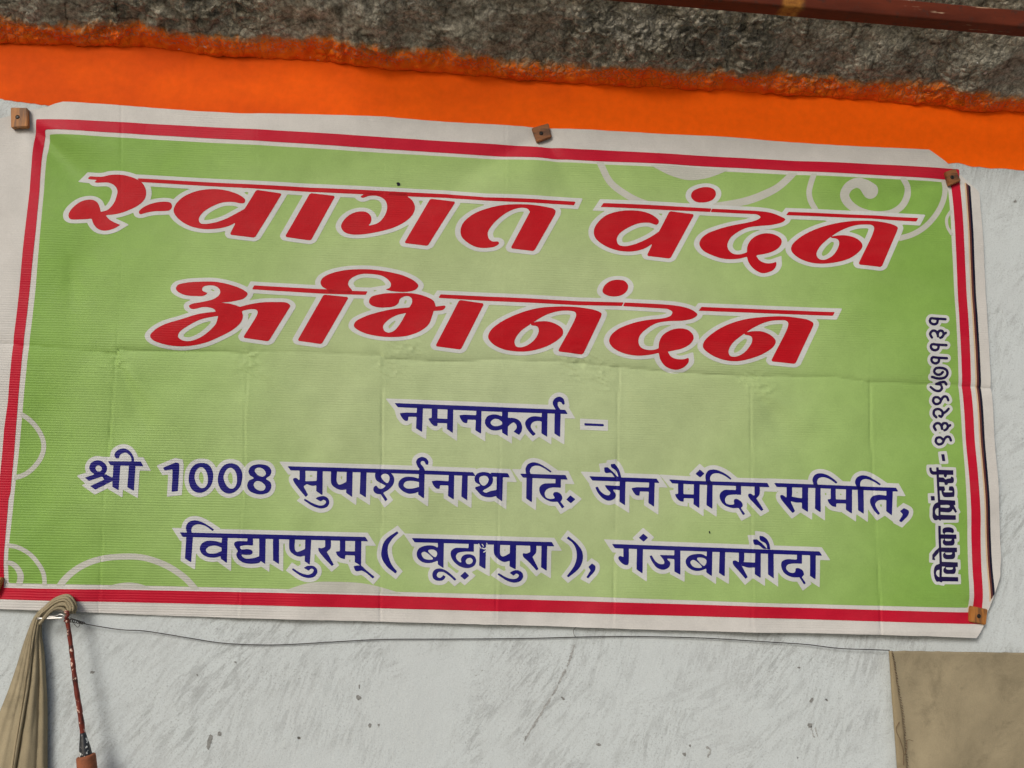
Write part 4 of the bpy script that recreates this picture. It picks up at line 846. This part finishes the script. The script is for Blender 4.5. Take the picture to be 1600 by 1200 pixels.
# ------------------------------------------------------------------ gathered canvas hanging at the lower left
def left_canvas():
    e0 = P(60, 1000, .03); e = empty('gathered_canvas', tuple(e0.tolist())); tag(e, 'gathered beige canvas bunched over the short rod at the lower left', 'canvas')
    # left and right outline of the fall, row by row, following the bunch from its tip over the rod and down
    Lp = smooth_path([(113, 958), (96, 955), (84, 950), (70, 958), (56, 966), (46, 983), (36, 1014), (22, 1055), (8, 1100), (-8, 1150), (-30, 1230), (-60, 1330)], 12)
    Rp = smooth_path([(118, 957), (119, 944), (109, 930.5), (93, 931), (76, 940), (64, 962), (66, 985), (68, 1020), (72, 1065), (73, 1110), (73, 1200), (74, 1330)], 12)
    # use the outer arc as "Lp2" so the hood reads as one folded arc
    Lp = smooth_path([(117, 958), (119, 945), (108, 930), (88, 934), (70, 948), (54, 965), (40, 1000), (26, 1045), (12, 1085), (-6, 1130), (-34, 1210), (-70, 1330)], 12)
    Rp = smooth_path([(104, 958), (103, 952), (97, 947), (89, 948), (78, 955), (66, 965), (64, 990), (68, 1020), (71, 1065), (73, 1110), (73, 1200), (74, 1330)], 12)
    n = len(Lp); m = 90; t = np.linspace(0, 1, m)
    V = []
    for i in range(n):
        a = i / (n - 1); wpx = math.hypot(*(Lp[i] - Rp[i]))
        x = Lp[i, 0] * (1 - t) + Rp[i, 0] * t; y = Lp[i, 1] * (1 - t) + Rp[i, 1] * t
        arch = np.sin(np.pi * np.clip(t, 0, 1)) ** .6
        k = min(1, wpx / 60)
        ple = .0
        for c, wd_, am in ((.16, .05, .8), (.30, .035, .5), (.50, .02, 1.0), (.56, .022, -1.1), (.72, .05, .7), (.86, .03, -.6), (.93, .03, .7)):
            cc = c + .03 * math.sin(a * 5 + c * 9); ple = ple + am * np.exp(-((t - cc) / (wd_ * 1.2)) ** 2)
        hood = max(0, 1 - i / (n * .45))
        ple = ple * (1 - hood * .5) + hood * 1.7 * np.sin(t * np.pi * 8 + a * 6)
        wr = vn(x / 18 + 3, y / 45, 91) * 2.2 + vn(x / 7, y / 20, 92) * .6
        off = 10 + arch * (9 + 9 * k) + ple * (1.6 + 2.8 * k) + wr * k + 16 * hood
        if i < 6: off = off - (6 - i) * 1.2
        V.append(P(x, y, off / 1000))
    V = np.concatenate(V)
    f = [(i * m + k, i * m + k + 1, (i + 1) * m + k + 1, (i + 1) * m + k) for i in range(n - 1) for k in range(m - 1)]
    o = mesh_obj('cloth', V, f, M['canvas'], e, True); md = o.modifiers.new('thickness', 'SOLIDIFY'); md.thickness = .0016; md.offset = -1
    # back of the bunch, so it is not hollow from the side
    V = []
    for i in range(0, n, 3):
        x = Lp[i, 0] * (1 - t[::6]) + Rp[i, 0] * t[::6]; y = Lp[i, 1] * (1 - t[::6]) + Rp[i, 1] * t[::6]; V.append(P(x, y, .010 - .004 * np.sin(np.pi * t[::6])))
    mm = len(t[::6]); V = np.concatenate(V); nn = len(V) // mm
    mesh_obj('back_fold', V, [(i * mm + k, (i + 1) * mm + k, (i + 1) * mm + k + 1, i * mm + k + 1) for i in range(nn - 1) for k in range(mm - 1)], M['canvas'], e, True)
    # double seam down the front
    sp = [(56, 965), (50, 990), (45, 1030), (38, 1080), (30, 1130), (22, 1180), (14, 1240)]
    for dx in (0,):
        q = smooth_path(sp, 8); Vq, g = tube(P(q[:, 0] + dx, q[:, 1], .0325 + 0 * q[:, 0]), .0013, 6); mesh_obj('seam', Vq, g, M['hem'], e)
    # under folds tucked round the rod
    for pts, r in (([(70, 966), (80, 955), (90, 950.5), (100, 952), (104, 960)], .0026), ([(62, 975), (76, 957), (90, 946), (104, 946), (110, 956)], .003)):
        q = smooth_path(pts, 8); Vq, g = tube(P(q[:, 0], q[:, 1], .032 + 0 * q[:, 0]), r, 8); mesh_obj('rolled_edge', Vq, g, M['canvas'], e)
left_canvas()

# short steel rod sticking along under the canvas, its twisted tie and the long wire
rod = empty('steel_rod', tuple(P(80, 966, .03).tolist())); tag(rod, 'short bright steel rod under the gathered canvas', 'rod')
q, g = tube(pxpath([(58, 966.5, .030), (80, 966, .031), (101, 965.5, .032)], m=4), .0019, 10); mesh_obj('rod_body', q, g, M['steel'], rod)
q, g = tube(pxpath([(70, 963, .031), (86, 963, .033), (93, 960, .035), (99, 961, .036), (102, 965, .036)], m=6), .0009, 8); mesh_obj('wire_hook', q, g, M['steel'], rod)

wire = empty('wire', tuple(P(130, 973, .012).tolist())); tag(wire, 'thin dark wire stretched below the banner, twisted at its left end', 'wire')
wp = [(106, 968, .030), (118, 969, .022), (128, 973.5, .014), (150, 978, .010), (190, 984, .008), (222, 985.5, .007), (260, 991, .006), (290, 996, .006), (345, 1004.5, .005), (400, 1007.5, .004), (450, 1007, .004), (520, 1003, .004), (600, 999, .004), (700, 998.5, .004), (820, 997.5, .004), (920, 995, .004), (1000, 994.5, .004), (1100, 997, .005), (1200, 1003, .006), (1260, 1007, .007), (1310, 1013, .008), (1360, 1015, .010), (1390, 1016, .012)]
q, g = tube(pxpath(wp, m=10), .00085, 6); mesh_obj('strand', q, g, M['wire'], wire)
tw = []
for k in range(60):
    a = k / 59; r = 3.4 * (1 - .45 * a); tw.append((107 + 24 * a + r * math.cos(k * .75), 968 + 6 * a + r * math.sin(k * .75), .028 - .012 * a + .003 * math.sin(k * .75 + 1)))
q, g = tube(P(np.array(tw)[:, 0], np.array(tw)[:, 1], np.array(tw)[:, 2]), .0007, 6); mesh_obj('twisted_tie', q, g, M['wire'], wire)
q, g = tube(pxpath([(113, 966, .03), (116, 975, .03), (122, 980, .03), (125, 974, .028), (120, 970, .028)], m=6), .0005, 5); mesh_obj('loose_end', q, g, M['wire'], wire)
hw = empty('hanging_hair_wire', tuple(P(897, 988, .01).tolist())); tag(hw, 'tiny curled strand poking out below the middle of the banner', 'thread')
q, g = tube(pxpath([(905, 978, .006), (899, 981, .008), (896, 986, .009), (897, 992, .008), (900, 996, .006)], m=6), .0005, 5); mesh_obj('curl', q, g, M['wire'], hw)

# ------------------------------------------------------------------ speckled rod with ferrule and grip
br = empty('speckled_stick', tuple(P(118, 1060, .045).tolist())); tag(br, 'thin red brown speckled stick with chipped ferrule and terracotta grip, hanging at lower left', 'stick')
def lathe_px(cp, name, mat, seg=16):
    """cp: list of (x, y, off, radius in px) along an axis"""
    a = np.array(cp, float); pts = P(a[:, 0], a[:, 1], a[:, 2]); sc = .00118
    q, g = tube(pts, a[:, 3] * sc, seg); o = mesh_obj(name, q, g, M[mat], br, True); return o
rp = []
for k in range(40):
    a = k / 39; rp.append((104.5 + 25.0 * a + .5 * math.sin(a * 9), 966 + 182 * a, .042 + .006 * a, 3.0 + .9 * a + .25 * math.sin(k * 1.3)))
lathe_px(rp, 'shaft', 'rod')
lathe_px([(100.5, 957, .045, 1.2), (102, 956, .045, 2.8), (105, 957, .045, 3.4), (107, 960, .045, 2.6), (104, 963.5, .046, 3.2), (103, 967, .046, 2.4)], 'tied_top', 'rod', 10)
lathe_px([(101, 970, .042, 1.8), (104.5, 970.5, .046, 2.6), (108.5, 971, .042, 1.6)], 'tied_top', 'rod', 10)
lathe_px([(129.3, 1145, .048, 4.0), (130, 1150, .048, 4.6), (132, 1165, .049, 7.2), (133.8, 1178, .049, 8.8), (134.5, 1184, .049, 9.4)], 'ferrule', 'ferrule', 18)
lathe_px([(134.0, 1180, .049, 11.5), (134.2, 1181.2, .049, 13.0), (134.6, 1184, .049, 13.4), (137, 1210, .049, 13.8), (140, 1250, .049, 13.6), (142, 1290, .049, 13.0)], 'grip', 'block', 22)
